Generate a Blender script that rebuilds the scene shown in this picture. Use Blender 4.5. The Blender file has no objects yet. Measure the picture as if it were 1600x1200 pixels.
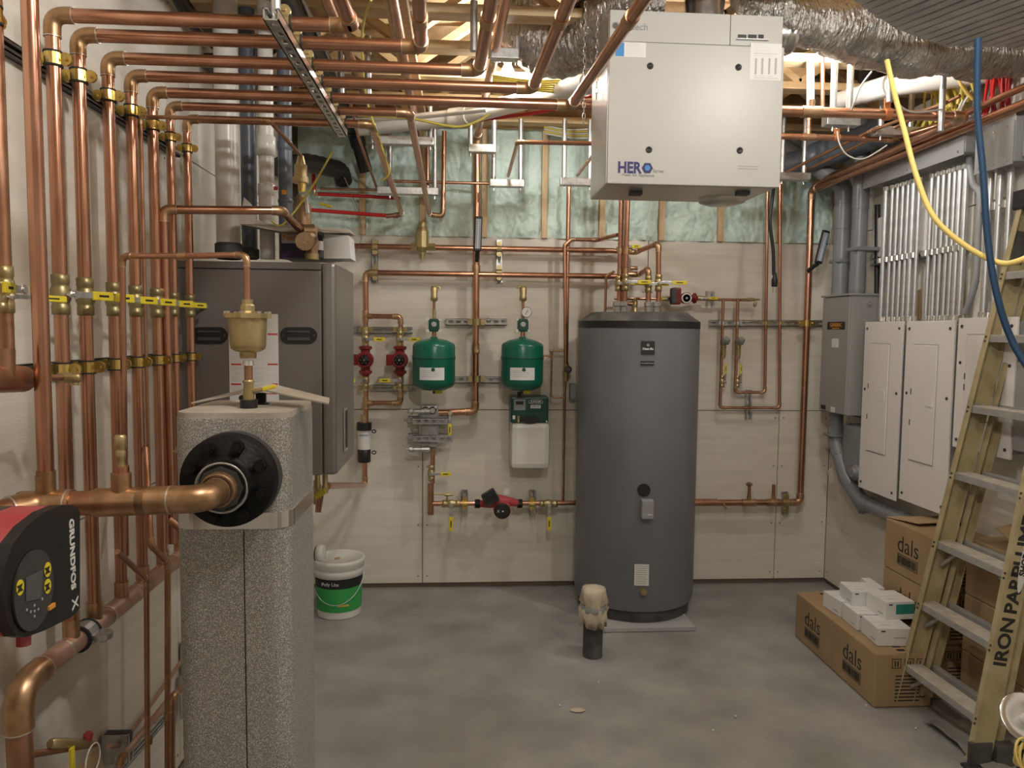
import bpy, bmesh, math, random
from mathutils import Vector, Matrix, noise
V = Vector
random.seed(7)
sc = bpy.context.scene
COL = sc.collection

# ---------------------------------------------------------------- camera
F = 1180.0; H = 1.75
YAW = math.atan(82/F); PIT = math.atan(84/F); ROLL = 0.0105
fw = V((math.sin(YAW)*math.cos(PIT), math.cos(YAW)*math.cos(PIT), -math.sin(PIT)))
r0 = V((math.cos(YAW), -math.sin(YAW), 0)); u0 = r0.cross(fw)
cR = math.cos(ROLL); sR = math.sin(ROLL)
RT = cR*r0 + sR*u0; UP = -sR*r0 + cR*u0
CAM = V((0, 0, H))
cd = bpy.data.cameras.new('camera'); cam = bpy.data.objects.new('camera', cd); COL.objects.link(cam)
cd.sensor_width = 36; cd.lens = F/1600*36; cd.clip_start = 0.05
mx = Matrix((RT, UP, -fw)).transposed().to_4x4(); mx.translation = CAM
cam.matrix_world = mx
sc.camera = cam

# ---------------------------------------------------------------- light, exposure
sc.view_settings.view_transform = 'Standard'; sc.view_settings.look = 'None'
sc.view_settings.gamma = 1; sc.view_settings.use_curve_mapping = False
sc.view_settings.exposure = -0.10
w = bpy.data.worlds.new('world'); sc.world = w; w.use_nodes = True
w.node_tree.nodes['Background'].inputs[0].default_value = (1.0, 0.96, 0.90, 1)
w.node_tree.nodes['Background'].inputs[1].default_value = 0.12
def lamp(name, loc, power, size, col=(1, 0.98, 0.94)):
    l = bpy.data.lights.new(name, 'POINT'); l.energy = power; l.color = col; l.shadow_soft_size = size
    o = bpy.data.objects.new(name, l); o.location = loc; COL.objects.link(o); return o
LA = V((0.23, 3.86, 3.03)); LB = V((1.66, 3.46, 3.04)); LC = V((1.38, 1.80, 2.96)); LFILL = V((0.30, 1.05, 2.95))
lamp('bulb_or_fill_light', LA, 74, 0.055)
lamp('bulb_or_fill_light', LB, 38, 0.055)
lamp('bulb_or_fill_light', LC, 26, 0.055)
lamp('bulb_or_fill_light', LFILL, 66, 0.055)  # added unseen fill lamp, brightens the left wall and separator

# ---------------------------------------------------------------- pixel helpers (1600x1200 frame)
def P(px, py, X=None, Y=None, Z=None):
    d = fw + RT*((px-800)/F) + UP*((600-py)/F)
    if X is not None: t = (X-CAM.x)/d.x
    elif Y is not None: t = (Y-CAM.y)/d.y
    else: t = (Z-CAM.z)/d.z
    return CAM + d*t
def Q(px, py, Y): return P(px, py, Y=Y)

# ---------------------------------------------------------------- materials
def mat(name, col, rough=0.5, metal=0.0, col2=None, nscale=8.0, bump=0.0, bscale=40.0, emit=None, estr=0, detail=4, stretch=None, ior=None, alpha=None, contrast=(0.35, 0.65), spec=None, voro=False, trans=0):
    m = bpy.data.materials.new(name); m.use_nodes = True
    nt = m.node_tree; b = nt.nodes['Principled BSDF']; L = nt.links.new
    b.inputs['Base Color'].default_value = (*col, 1); b.inputs['Roughness'].default_value = rough; b.inputs['Metallic'].default_value = metal
    if spec is not None: b.inputs['Specular IOR Level'].default_value = spec
    if trans: b.inputs['Transmission Weight'].default_value = trans
    if emit: b.inputs['Emission Color'].default_value = (*emit, 1); b.inputs['Emission Strength'].default_value = estr
    if col2 or bump:
        tc = nt.nodes.new('ShaderNodeTexCoord'); mp = nt.nodes.new('ShaderNodeMapping'); L(tc.outputs['Object'], mp.inputs[0])
        if stretch: mp.inputs['Scale'].default_value = stretch
    if col2:
        n = nt.nodes.new('ShaderNodeTexNoise'); n.inputs['Scale'].default_value = nscale; n.inputs['Detail'].default_value = detail
        L(mp.outputs[0], n.inputs['Vector'])
        r = nt.nodes.new('ShaderNodeValToRGB'); r.color_ramp.elements[0].position = contrast[0]; r.color_ramp.elements[1].position = contrast[1]
        r.color_ramp.elements[0].color = (*col, 1); r.color_ramp.elements[1].color = (*col2, 1)
        L(n.outputs['Fac'], r.inputs[0]); L(r.outputs[0], b.inputs['Base Color'])
    if bump:
        if voro:
            n2 = nt.nodes.new('ShaderNodeTexVoronoi'); n2.feature = 'F1'; o2 = n2.outputs['Distance']
        else:
            n2 = nt.nodes.new('ShaderNodeTexNoise'); n2.inputs['Detail'].default_value = 5; o2 = n2.outputs['Fac']
        n2.inputs['Scale'].default_value = bscale
        L(mp.outputs[0], n2.inputs['Vector'])
        bp = nt.nodes.new('ShaderNodeBump'); bp.inputs['Strength'].default_value = bump; bp.inputs['Distance'].default_value = 0.01
        L(o2, bp.inputs['Height']); L(bp.outputs[0], b.inputs['Normal'])
    return m
M = {}
M['copper'] = mat('copper', (0.50, 0.255, 0.16), 0.25, 0.94, (0.62, 0.34, 0.235), 5, stretch=(2.5, 2.5, 1.2))
M['copper_old'] = mat('copper_old', (0.38, 0.20, 0.12), 0.38, 0.88, (0.54, 0.30, 0.19), 9, stretch=(2, 2, 1.2))
M['copper_dull'] = mat('copper_dull', (0.50, 0.31, 0.24), 0.48, 0.6, (0.60, 0.40, 0.32), 12)
M['fitting'] = mat('soldered_copper', (0.40, 0.25, 0.13), 0.38, 0.9, (0.62, 0.40, 0.24), 22)
M['solder'] = mat('solder', (0.75, 0.70, 0.62), 0.35, 0.9)
M['brass'] = mat('brass', (0.44, 0.35, 0.17), 0.38, 0.8, (0.56, 0.46, 0.25), 18)
M['brass_bright'] = mat('brass_bright', (0.66, 0.47, 0.12), 0.25, 0.95, (0.78, 0.60, 0.22), 20)
M['brass_dull'] = mat('tarnished_brass', (0.30, 0.25, 0.13), 0.42, 0.8, (0.42, 0.36, 0.2), 16)
M['bronze'] = mat('bronze', (0.28, 0.18, 0.10), 0.45, 0.8, (0.38, 0.26, 0.16), 20, bump=0.15, bscale=120)
M['galv'] = mat('galvanised_steel', (0.50, 0.51, 0.51), 0.36, 0.85, (0.66, 0.67, 0.67), 40)
M['chrome'] = mat('bright_steel', (0.75, 0.75, 0.74), 0.2, 0.95)
M['darksteel'] = mat('dark_steel', (0.10, 0.10, 0.10), 0.5, 0.6)
M['wall'] = mat('painted_plywood', (0.70, 0.665, 0.59), 0.62, 0, (0.77, 0.735, 0.66), 3, 0.12, 30, stretch=(1, 1, 9), detail=8)
M['seam'] = mat('wall_seam', (0.16, 0.12, 0.09), 0.9)
M['foam'] = mat('spray_foam', (0.55, 0.71, 0.65), 0.42, 0, (0.64, 0.79, 0.73), 7, 0.9, 30)
M['wood'] = mat('spruce_lumber', (0.60, 0.42, 0.22), 0.65, 0, (0.72, 0.56, 0.34), 5, 0.1, 40, stretch=(1, 6, 6))
M['wood_z'] = mat('spruce_stud', (0.55, 0.38, 0.20), 0.65, 0, (0.68, 0.52, 0.32), 5, 0.1, 40, stretch=(8, 8, 1))
M['osb'] = mat('osb_board', (0.34, 0.22, 0.11), 0.75, 0, (0.50, 0.34, 0.18), 14, 0.2, 40)
M['concrete'] = mat('concrete', (0.225, 0.222, 0.212), 0.60, 0, (0.385, 0.377, 0.36), 3.2, 0.18, 45, detail=14, contrast=(.28, .74))
M['boiler'] = mat('boiler_grey', (0.20, 0.188, 0.18), 0.40, 0.3)
M['boiler_side'] = mat('boiler_side', (0.26, 0.25, 0.24), 0.36, 0.45)
M['tank'] = mat('tank_grey', (0.165, 0.175, 0.19), 0.45, 0.1, (0.185, 0.195, 0.212), 3, 0.05, 200)
M['black'] = mat('black_plastic', (0.016, 0.016, 0.016), 0.42)
M['blackiron'] = mat('black_iron', (0.008, 0.008, 0.009), 0.5, 0.0, spec=.3, bump=0.25, bscale=60)
M['dust_black'] = mat('dusty_black', (0.035, 0.035, 0.035), 0.65, 0, (0.10, 0.10, 0.095), 9)
M['dust_top'] = mat('dusty_dark_cover', (0.06, 0.06, 0.06), 0.7, 0, (0.15, 0.15, 0.14), 9)
M['emt'] = mat('steel_tubing', (0.52, 0.53, 0.54), 0.42, 0.75, (0.62, 0.63, 0.64), 30)
M['red'] = mat('red_paint', (0.20, 0.012, 0.015), 0.4)
M['redpump'] = mat('red_enamel', (0.42, 0.035, 0.045), 0.5, 0, (0.50, 0.10, 0.11), 8)
M['redpex'] = mat('red_pex', (0.50, 0.02, 0.02), 0.35)
M['green'] = mat('green_paint', (0.006, 0.125, 0.078), 0.28)
M['dgreen'] = mat('dark_green_plastic', (0.008, 0.07, 0.045), 0.35)
M['lime'] = mat('bucket_green', (0.04, 0.38, 0.09), 0.45)
M['white'] = mat('white_plastic', (0.72, 0.71, 0.68), 0.4)
M['whitemet'] = mat('white_enamel', (0.80, 0.775, 0.76), 0.42)
M['hrv'] = mat('grey_white_enamel', (0.50, 0.50, 0.48), 0.36, 0.0, spec=.45, bump=0.03, bscale=150)
M['hrvside'] = mat('bare_aluminised_steel', (0.62, 0.61, 0.58), 0.28, 0.8)
M['paper'] = mat('paper', (0.74, 0.74, 0.74), 0.6)
M['pgrey'] = mat('paper_print_grey', (0.42, 0.42, 0.42), 0.6)
M['ink'] = mat('black_ink', (0.02, 0.02, 0.02), 0.6)
M['redink'] = mat('red_ink', (0.55, 0.05, 0.04), 0.5)
M['blueink'] = mat('blue_ink', (0.02, 0.015, 0.14), 0.5)
M['cyan'] = mat('blue_print', (0.05, 0.25, 0.6), 0.5)
M['teal'] = mat('teal_print', (0.03, 0.25, 0.22), 0.5)
M['pvcw'] = mat('white_pvc', (0.70, 0.69, 0.65), 0.28)
M['pvcg'] = mat('grey_pvc', (0.22, 0.235, 0.25), 0.32)
M['pvcd'] = mat('blue_grey_pvc', (0.12, 0.14, 0.175), 0.35)
M['elec'] = mat('grey_electrical_enamel', (0.33, 0.335, 0.33), 0.4, 0.1)
M['yellow'] = mat('yellow_plastic', (0.80, 0.66, 0.04), 0.42)
M['ycord'] = mat('yellow_rubber', (0.85, 0.66, 0.20), 0.5)
M['romex'] = mat('romex_yellow', (0.60, 0.50, 0.09), 0.5)
M['romexw'] = mat('romex_white', (0.60, 0.60, 0.55), 0.5)
M['blue'] = mat('blue_rubber', (0.015, 0.045, 0.10), 0.6, spec=.25)
M['card'] = mat('cardboard', (0.34, 0.235, 0.125), 0.75, 0, (0.38, 0.265, 0.145), 6)
M['cardin'] = mat('cardboard_inner', (0.42, 0.29, 0.16), 0.75)
M['fibre'] = mat('yellow_fibreglass', (0.37, 0.31, 0.17), 0.5, 0, (0.49, 0.42, 0.25), 10)
M['alu'] = mat('dusty_aluminium', (0.42, 0.42, 0.42), 0.5, 0.5, (0.52, 0.51, 0.48), 15)
M['alutop'] = mat('dusty_tread', (0.45, 0.42, 0.36), 0.7, 0.1, (0.55, 0.52, 0.45), 25)
M['duct'] = mat('grey_duct_wrap', (0.42, 0.42, 0.42), 0.42, 0.5, (0.55, 0.54, 0.53), 6, 0.5, 30, voro=False)
M['foil'] = mat('crinkled_foil', (0.40, 0.39, 0.37), 0.22, 0.9, (0.58, 0.56, 0.53), 6, 1.0, 38, stretch=(2.2, 1, .7))
M['foil'].node_tree.nodes['Bump'].inputs['Distance'].default_value = 0.02
M['foil'].node_tree.nodes['Principled BSDF'].inputs['Roughness'].default_value = (0.24)
M['metal_duct'] = mat('bare_duct_metal', (0.6, 0.6, 0.6), 0.25, 0.95)
M['hex'] = mat('dull_zinc', (0.34, 0.34, 0.34), 0.42, 0.7, (0.46, 0.46, 0.46), 20)
M['cloth'] = mat('beige_cloth', (0.52, 0.44, 0.32), 0.85, 0, (0.62, 0.54, 0.42), 12, 0.6, 22)
M['capgrey'] = mat('grey_plastic', (0.30, 0.31, 0.32), 0.5)
M['therm'] = mat('thermometer_scale', (0.42, 0.48, 0.58), 0.4)
M['bulb'] = mat('bulb_glass', (1, 0.95, 0.85), 0.3, emit=(1, 0.90, 0.76), estr=12)
M['rubber'] = mat('rubber', (0.02, 0.02, 0.02), 0.7)
M['orange'] = mat('orange_plastic', (0.75, 0.33, 0.05), 0.5)
M['epoxy'] = mat('copper_coated_steel', (0.62, 0.24, 0.10), 0.4, 0.6)
M['screen'] = mat('grey_screen', (0.10, 0.10, 0.10), 0.25)
M['purple'] = mat('dark_purple_print', (0.04, 0.025, 0.09), 0.5)
M['leaf'] = mat('green_print', (0.2, 0.4, 0.1), 0.5)
# insulation jacket: dark grey embossed foil with bright flecks
def mk_jacket():
    m = bpy.data.materials.new('embossed_jacket'); m.use_nodes = True; nt = m.node_tree; b = nt.nodes['Principled BSDF']; L = nt.links.new
    tc = nt.nodes.new('ShaderNodeTexCoord'); n = nt.nodes.new('ShaderNodeTexNoise'); n.inputs['Scale'].default_value = 330; n.inputs['Detail'].default_value = 3; n.inputs['Roughness'].default_value = 0.7
    L(tc.outputs['Object'], n.inputs['Vector']); r = nt.nodes.new('ShaderNodeValToRGB')
    r.color_ramp.elements[0].position = 0.47; r.color_ramp.elements[0].color = (0.29, 0.283, 0.28, 1)
    r.color_ramp.elements[1].position = 0.66; r.color_ramp.elements[1].color = (0.90, 0.89, 0.88, 1)
    L(n.outputs['Fac'], r.inputs[0]); L(r.outputs[0], b.inputs['Base Color'])
    b.inputs['Metallic'].default_value = 0.35; b.inputs['Roughness'].default_value = 0.4
    bp = nt.nodes.new('ShaderNodeBump'); bp.inputs['Strength'].default_value = 0.6; bp.inputs['Distance'].default_value = 0.002
    L(n.outputs['Fac'], bp.inputs['Height']); L(bp.outputs[0], b.inputs['Normal']); return m
M['jacket'] = mk_jacket()
M['foamcore'] = mat('foam_core', (0.42, 0.38, 0.32), 0.8, 0, (0.52, 0.48, 0.41), 12)

# ---------------------------------------------------------------- mesh builder
ORG = {}
STUFF = {'solder_ring', 'cushion', 'small_print', 'red_bars', 'pictogram', 'print_columns', 'dotted_mark', 'buttons', 'handle_grip', 'button_print', 'cap_screws', 'dial_studs', 'side_loops', 'marks', 'hinge_slots', 'tread_ridges', 'step_front', 'handling_mark', 'print_lines', 'lettering'}
def frame(o, x, y, z):
    m = Matrix((V(x).normalized(), V(y).normalized(), V(z).normalized())).transposed().to_4x4(); m.translation = V(o); return m
def perp(d):
    d = d.normalized(); a = V((0, 0, 1)) if abs(d.z) < 0.9 else V((1, 0, 0))
    return d.cross(a).normalized()
class MB:
    def __init__(s, M4=None): s.v = []; s.f = []; s.sm = []; s.M = M4
    def add(s, vs, fs, smooth=False):
        n = len(s.v)
        s.v += [(s.M @ V(a)) if s.M is not None else V(a) for a in vs]
        s.f += [tuple(i+n for i in f) for f in fs]; s.sm += [smooth]*len(fs); return s
    def box(s, c, d, bev=0.0, rot=None):
        x, y, z = d[0]/2, d[1]/2, d[2]/2; c = V(c)
        if bev <= 0:
            vs = [V((i, j, k)) for i in (-x, x) for j in (-y, y) for k in (-z, z)]
            fs = [(0, 1, 3, 2), (4, 6, 7, 5), (0, 4, 5, 1), (2, 3, 7, 6), (0, 2, 6, 4), (1, 5, 7, 3)]
        else:
            b = min(bev, x*0.98, y*0.98, z*0.98); bm = bmesh.new(); bmesh.ops.create_cube(bm, size=1)
            for q in bm.verts: q.co = V((q.co.x*2*x, q.co.y*2*y, q.co.z*2*z))
            bmesh.ops.bevel(bm, geom=bm.edges[:], offset=b, segments=2, affect='EDGES', profile=0.6)
            bm.verts.index_update(); vs = [q.co.copy() for q in bm.verts]; fs = [tuple(q.index for q in f.verts) for f in bm.faces]; bm.free()
        if rot is not None: vs = [rot @ q for q in vs]
        return s.add([q+c for q in vs], fs)
    def lo(s, a, b, bev=0.0):          # box from corner to corner
        a, b = V(a), V(b); return s.box((a+b)/2, (abs(b.x-a.x), abs(b.y-a.y), abs(b.z-a.z)), bev)
    def tube(s, pts, r, seg=12, caps=True, smooth=True):
        pts = [V(p) for p in pts]; n = len(pts); rr = r if isinstance(r, (list, tuple)) else [r]*n
        dirs = []
        for i in range(n):
            if i == 0: d = pts[1]-pts[0]
            elif i == n-1: d = pts[-1]-pts[-2]
            else: d = (pts[i+1]-pts[i]).normalized()+(pts[i]-pts[i-1]).normalized()
            dirs.append(d.normalized())
        u = perp(dirs[0]); vs = []; fs = []
        for i in range(n):
            u = (u-dirs[i]*u.dot(dirs[i])).normalized(); q = dirs[i].cross(u)
            for k in range(seg):
                a = 2*math.pi*k/seg; vs.append(pts[i]+(u*math.cos(a)+q*math.sin(a))*rr[i])
        for i in range(n-1):
            for k in range(seg):
                k2 = (k+1) % seg; fs.append((i*seg+k, i*seg+k2, (i+1)*seg+k2, (i+1)*seg+k))
        s.add(vs, fs, smooth)
        if caps: s.add([vs[k] for k in range(seg)][::-1], [tuple(range(seg))]); s.add(vs[-seg:], [tuple(range(seg))])
        return s
    def lathe(s, o, ax, prof, seg=20, smooth=True):   # prof: list of (radius, height)
        o = V(o); ax = V(ax).normalized(); u = perp(ax); q = ax.cross(u); vs = []; fs = []
        for (r, h) in prof:
            for k in range(seg):
                a = 2*math.pi*k/seg; vs.append(o+ax*h+(u*math.cos(a)+q*math.sin(a))*max(r, 1e-5))
        for i in range(len(prof)-1):
            for k in range(seg):
                k2 = (k+1) % seg; fs.append((i*seg+k, i*seg+k2, (i+1)*seg+k2, (i+1)*seg+k))
        s.add(vs, fs, smooth)
        if prof[0][0] > 1e-4: s.add(vs[:seg][::-1], [tuple(range(seg))])
        if prof[-1][0] > 1e-4: s.add(vs[-seg:], [tuple(range(seg))])
        return s
    def cyl(s, a, b, r, seg=14): return s.tube([a, b], r, seg)
    def hexa(s, a, b, r): return s.tube([a, b], r, 6, smooth=False)
    def prism(s, pts, off):
        pts = [V(p) for p in pts]; off = V(off); n = len(pts)
        s.add(pts, [tuple(range(n))[::-1]]); s.add([p+off for p in pts], [tuple(range(n))])
        s.add(pts+[p+off for p in pts], [(i, (i+1) % n, n+(i+1) % n, n+i) for i in range(n)]); return s
    def ball(s, c, r, seg=14, sc3=(1, 1, 1)):
        c = V(c); vs = []; fs = []; R_ = seg//2
        for i in range(R_+1):
            t = math.pi*i/R_
            for k in range(seg):
                a = 2*math.pi*k/seg; vs.append(c+V((math.sin(t)*math.cos(a)*sc3[0], math.sin(t)*math.sin(a)*sc3[1], math.cos(t)*sc3[2]))*r)
        for i in range(R_):
            for k in range(seg): fs.append((i*seg+k, i*seg+(k+1) % seg, (i+1)*seg+(k+1) % seg, (i+1)*seg+k))
        return s.add(vs, fs, True)
    def build(s, name, m, parent=None, label=None, kind=None):
        me = bpy.data.meshes.new(name)
        if parent is not None: org = ORG[parent.name]
        else:
            xs = [p.x for p in s.v]; ys = [p.y for p in s.v]; zs = [p.z for p in s.v]
            org = V(((min(xs)+max(xs))/2, (min(ys)+max(ys))/2, min(zs)))
        me.from_pydata([tuple(p-org) for p in s.v], [], s.f)
        me.polygons.foreach_set('use_smooth', s.sm); me.materials.append(M[m] if isinstance(m, str) else m); me.update()
        o = bpy.data.objects.new(name, me); COL.objects.link(o)
        if parent is not None: o.parent = parent
        else: o.location = org
        ORG[o.name] = org
        if label: o['label'] = label
        if kind or (parent is not None and name in STUFF): o['kind'] = kind or 'stuff'
        return o
def thing(name, label, cat, loc, group=None):
    o = bpy.data.objects.new(name, None); COL.objects.link(o); o.location = V(loc); o.empty_display_size = 0.05
    o['label'] = label; o['category'] = cat
    if group: o['group'] = group
    ORG[o.name] = V(loc); return o
def tag(o, label, cat, group=None):
    o['label'] = label; o['category'] = cat
    if group: o['group'] = group
    return o
def fillet(pts, rad, n=6):
    pts = [V(p) for p in pts]; out = [pts[0]]
    for i in range(1, len(pts)-1):
        a, b, c = pts[i-1], pts[i], pts[i+1]; d1 = (a-b).normalized(); d2 = (c-b).normalized()
        ang = d1.angle(d2, math.pi)
        if ang > math.radians(176): out.append(b); continue
        t = min(rad/math.tan(ang/2), (a-b).length*0.48, (c-b).length*0.48)
        p0 = b+d1*t; p1 = b+d2*t
        for k in range(n+1):
            s_ = k/n; out.append(p0*(1-s_)**2+b*2*s_*(1-s_)+p1*s_**2)
    out.append(pts[-1]); return out
def smoothpath(pts, n=6):
    pts = [V(p) for p in pts]; out = []
    for i in range(len(pts)-1):
        p0 = pts[max(i-1, 0)]; p1 = pts[i]; p2 = pts[i+1]; p3 = pts[min(i+2, len(pts)-1)]
        for k in range(n):
            t = k/n; out.append(0.5*((2*p1)+(p2-p0)*t+(2*p0-5*p1+4*p2-p3)*t*t+(3*p1-p0-3*p2+p3)*t*t*t))
    out.append(pts[-1]); return out
# text as flat geometry on a real surface
def text(s, o, right, up, size, m, parent, align='CENTER', name='lettering', ext=0.0006, sx=1.0, bold=0.0):
    c = bpy.data.curves.new('txt', 'FONT'); c.body = s; c.size = size; c.align_x = align; c.align_y = 'CENTER'; c.extrude = ext; c.offset = bold; c.resolution_u = 3
    t = bpy.data.objects.new('txt', c); me = bpy.data.meshes.new_from_object(t); bpy.data.objects.remove(t)
    right = V(right).normalized(); up = V(up).normalized(); nz = right.cross(up)
    mm = frame(o, right, up, nz)
    vs = [mm @ V((q.co.x*sx, q.co.y, q.co.z)) for q in me.vertices]; fs = [tuple(p.vertices) for p in me.polygons]
    b = MB(); b.v = vs; b.f = fs; b.sm = [False]*len(fs); bpy.data.meshes.remove(me)
    return b.build(name, m, parent)

# pipe run: straight tubes and elbows as parts. pts in world space
def pipe(label, pts, r, name='copper_pipe', cat='pipe', m='copper', mf='fitting', rb=None, tees=(), couplings=(), group=None, fit=1.16, seg=14, ring=True):
    pts = [V(p) for p in pts]; t = thing(name, label, cat, pts[0], group)
    rb = rb or r*1.7; n = len(pts); ends = [[pts[i], pts[i+1]] for i in range(n-1)]
    for i in range(1, n-1):
        a, b, c = pts[i-1], pts[i], pts[i+1]; d1 = (a-b).normalized(); d2 = (c-b).normalized(); ang = d1.angle(d2, math.pi)
        if ang > math.radians(172): continue
        tt = min(rb/math.tan(ang/2), (a-b).length*.45, (c-b).length*.45); leg = r*1.1
        p0 = b+d1*tt; p1 = b+d2*tt
        arc = [p0+d1*leg, p0]+[p0*(1-k/6)**2+b*2*(k/6)*(1-k/6)+p1*(k/6)**2 for k in range(1, 6)]+[p1, p1+d2*leg]
        e = MB().tube(arc, r*fit, seg).build('elbow', mf, t)
        if ring:
            q = MB(); q.cyl(p0+d1*leg, p0+d1*(leg+r*.12), r*fit*1.02, seg); q.cyl(p1+d2*leg, p1+d2*(leg+r*.12), r*fit*1.02, seg); q.build('solder_ring', 'solder', e)
        ends[i-1][1] = p0+d1*leg*.5; ends[i][0] = p1+d2*leg*.5
    for a, b in ends: MB().cyl(a, b, r, seg).build('tube', m, t)
    for (p, d, br) in tees:            # position, branch direction, branch radius
        p = V(p); d = V(d).normalized(); k = min(range(n-1), key=lambda i: ((pts[i]+pts[i+1])/2-p).length); ax = (pts[k+1]-pts[k]).normalized()
        best = 1e9
        for i in range(n-1):
            ab = pts[i+1]-pts[i]; tq = max(0, min(1, (p-pts[i]).dot(ab)/ab.length_squared)); dd = (pts[i]+ab*tq-p).length
            if dd < best: best = dd; ax = ab.normalized(); cp = pts[i]+ab*tq
        q = MB().cyl(cp-ax*r*2.1, cp+ax*r*2.1, r*fit, seg); q.cyl(cp, cp+d*r*2.4, br*fit, seg); q.build('tee', mf, t)
    for p in couplings:
        p = V(p); best = 1e9
        for i in range(n-1):
            ab = pts[i+1]-pts[i]; tq = max(0, min(1, (p-pts[i]).dot(ab)/ab.length_squared)); dd = (pts[i]+ab*tq-p).length
            if dd < best: best = dd; ax = ab.normalized(); cp = pts[i]+ab*tq
        MB().cyl(cp-ax*r*1.4, cp+ax*r*1.4, r*fit, seg).build('coupling', mf, t)
    return t
def valve(label, p, r, ax, hd, sd, length=None, group=None, body='brass', grip='yellow'):
    p = V(p); ax = V(ax).normalized(); hd = V(hd).normalized(); sd = V(sd).normalized(); Lh = length or r*8
    t = thing('ball_valve', label, 'valve', p, group)
    q = MB().lathe(p, ax, [(r*1.15, -r*3.2), (r*1.32, -r*3.1), (r*1.32, -r*1.7), (r*1.22, -r*1.6), (r*1.3, -r*1.2), (r*1.48, -r*.8), (r*1.5, 0), (r*1.48, r*.8), (r*1.3, r*1.2), (r*1.22, r*1.6), (r*1.32, r*1.7), (r*1.32, r*3.1), (r*1.15, r*3.2)], 16)
    q.build('body', body, t)
    top = p+sd*r*2.5
    q = MB().cyl(p+sd*r*1.2, top+sd*r*.5, r*.5, 10); q.hexa(top, top+sd*r*.35, r*.75); q.build('stem', 'chrome', t)
    side = hd.cross(sd).normalized()
    def plate(a, b, wd, th, m, nm, off=0):
        M4 = frame(top+sd*off, hd, side, sd); return MB(M4).box(((a+b)/2, 0, 0), (b-a, wd, th), min(th, wd)*.3).build(nm, m, t)
    plate(-r*.8, Lh*.45, r*1.0, r*.22, 'galv', 'lever_arm')
    g = plate(Lh*.45, Lh, r*1.45, r*.5, grip, 'lever_grip', 0)
    M4 = frame(top+sd*r*.27, hd, side, sd); MB(M4).box((Lh*.72, 0, 0), (Lh*.25, r*.35, r*.03)).build('print', 'ink', g)
    return t
def clamp(label, p, r, ax, ear, group=None, m='brass_bright', name='pipe_clamp', ears=1, cush=True, sup=None):
    p = V(p); ax = V(ax).normalized(); ear = V(ear).normalized(); t = thing(name, label, 'clamp', p, group); h = r*.95
    MB().lathe(p, ax, [(r*1.02, -h), (r*1.2, -h), (r*1.2, h), (r*1.02, h)], 16, False).build('band', m, t)
    if cush:
        q = MB()
        for s_ in (-1, 1): q.lathe(p+ax*s_*h, ax, [(r*1.0, -r*.12), (r*1.28, -r*.12), (r*1.28, r*.12), (r*1.0, r*.12)], 16, False)
        q.build('cushion', 'rubber', t)
    nrm = ax.cross(ear).normalized()
    for s_ in ((1,) if ears == 1 else (1, -1)):
        q = MB()
        q.lathe(p+ear*s_*r*1.75-nrm*r*.26, nrm, [(h*.98, 0), (h*.98, r*.52)], 14, False)
        q.cyl(p+ear*s_*r*1.9-nrm*r*.6, p+ear*s_*r*1.9+nrm*r*.6, r*.3, 8)
        q.build('ear', m, t)
    return t
def strut(label, a, b, face, w=0.041, h=0.025, m='galv', name='strut_channel', group=None, slots=True, parent=None, cat='channel'):
    a, b = V(a), V(b); d = (b-a); Ln = d.length; x = d.normalized(); f = (V(face)-x*V(face).dot(x)).normalized(); z = x.cross(f)
    M4 = frame(a, x, f, z); q = MB(M4); th = 0.003
    q.lo((0, 0, -w/2), (Ln, h, -w/2+th)); q.lo((0, 0, w/2-th), (Ln, h, w/2))
    q.lo((0, h-th, -w/2), (Ln, h, -w/2+.010)); q.lo((0, h-th, w/2-.010), (Ln, h, w/2))
    if slots:
        q.lo((0, 0, -w/2), (Ln, th, -w*.2)); q.lo((0, 0, w*.2), (Ln, th, w/2)); k = 0.0
        while k < Ln: q.lo((k, 0, -w*.2), (min(k+.022, Ln), th, w*.2)); k += .05
    else: q.lo((0, 0, -w/2), (Ln, th, w/2))
    if parent: return q.build(name, m, parent)
    return tag(q.build(name, m), label, cat, group)
def ordn(i): return ['first', 'second', 'third', 'fourth', 'fifth', 'sixth', 'seventh', 'eighth', 'ninth', 'tenth', 'eleventh', 'twelfth', 'thirteenth', 'fourteenth'][i]
X_ = V((1, 0, 0)); Y_ = V((0, 1, 0)); Z_ = V((0, 0, 1))

# ================================================================ SETTING
BY = 5.05; LX = -1.09; RX = 2.57; YF = -1.6; CZ = 3.05
def struct(name, b, m):
    o = b.build(name, m); o['kind'] = 'structure'; return o
fl = MB()
nx, ny = 60, 90
for i in range(nx+1):
    for j in range(ny+1):
        x = LX-.1+(RX-LX+.2)*i/nx; y = YF+(BY+.1-YF)*j/ny
        fl.v.append(V((x, y, 0.006*(noise.noise(V((x*1.3, y*1.3, 0)))-.5)*0.4 if 0 < i < nx else 0)))
for i in range(nx):
    for j in range(ny): fl.f.append((i*(ny+1)+j, (i+1)*(ny+1)+j, (i+1)*(ny+1)+j+1, i*(ny+1)+j+1)); fl.sm.append(True)
struct('floor', fl, 'concrete')
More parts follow.
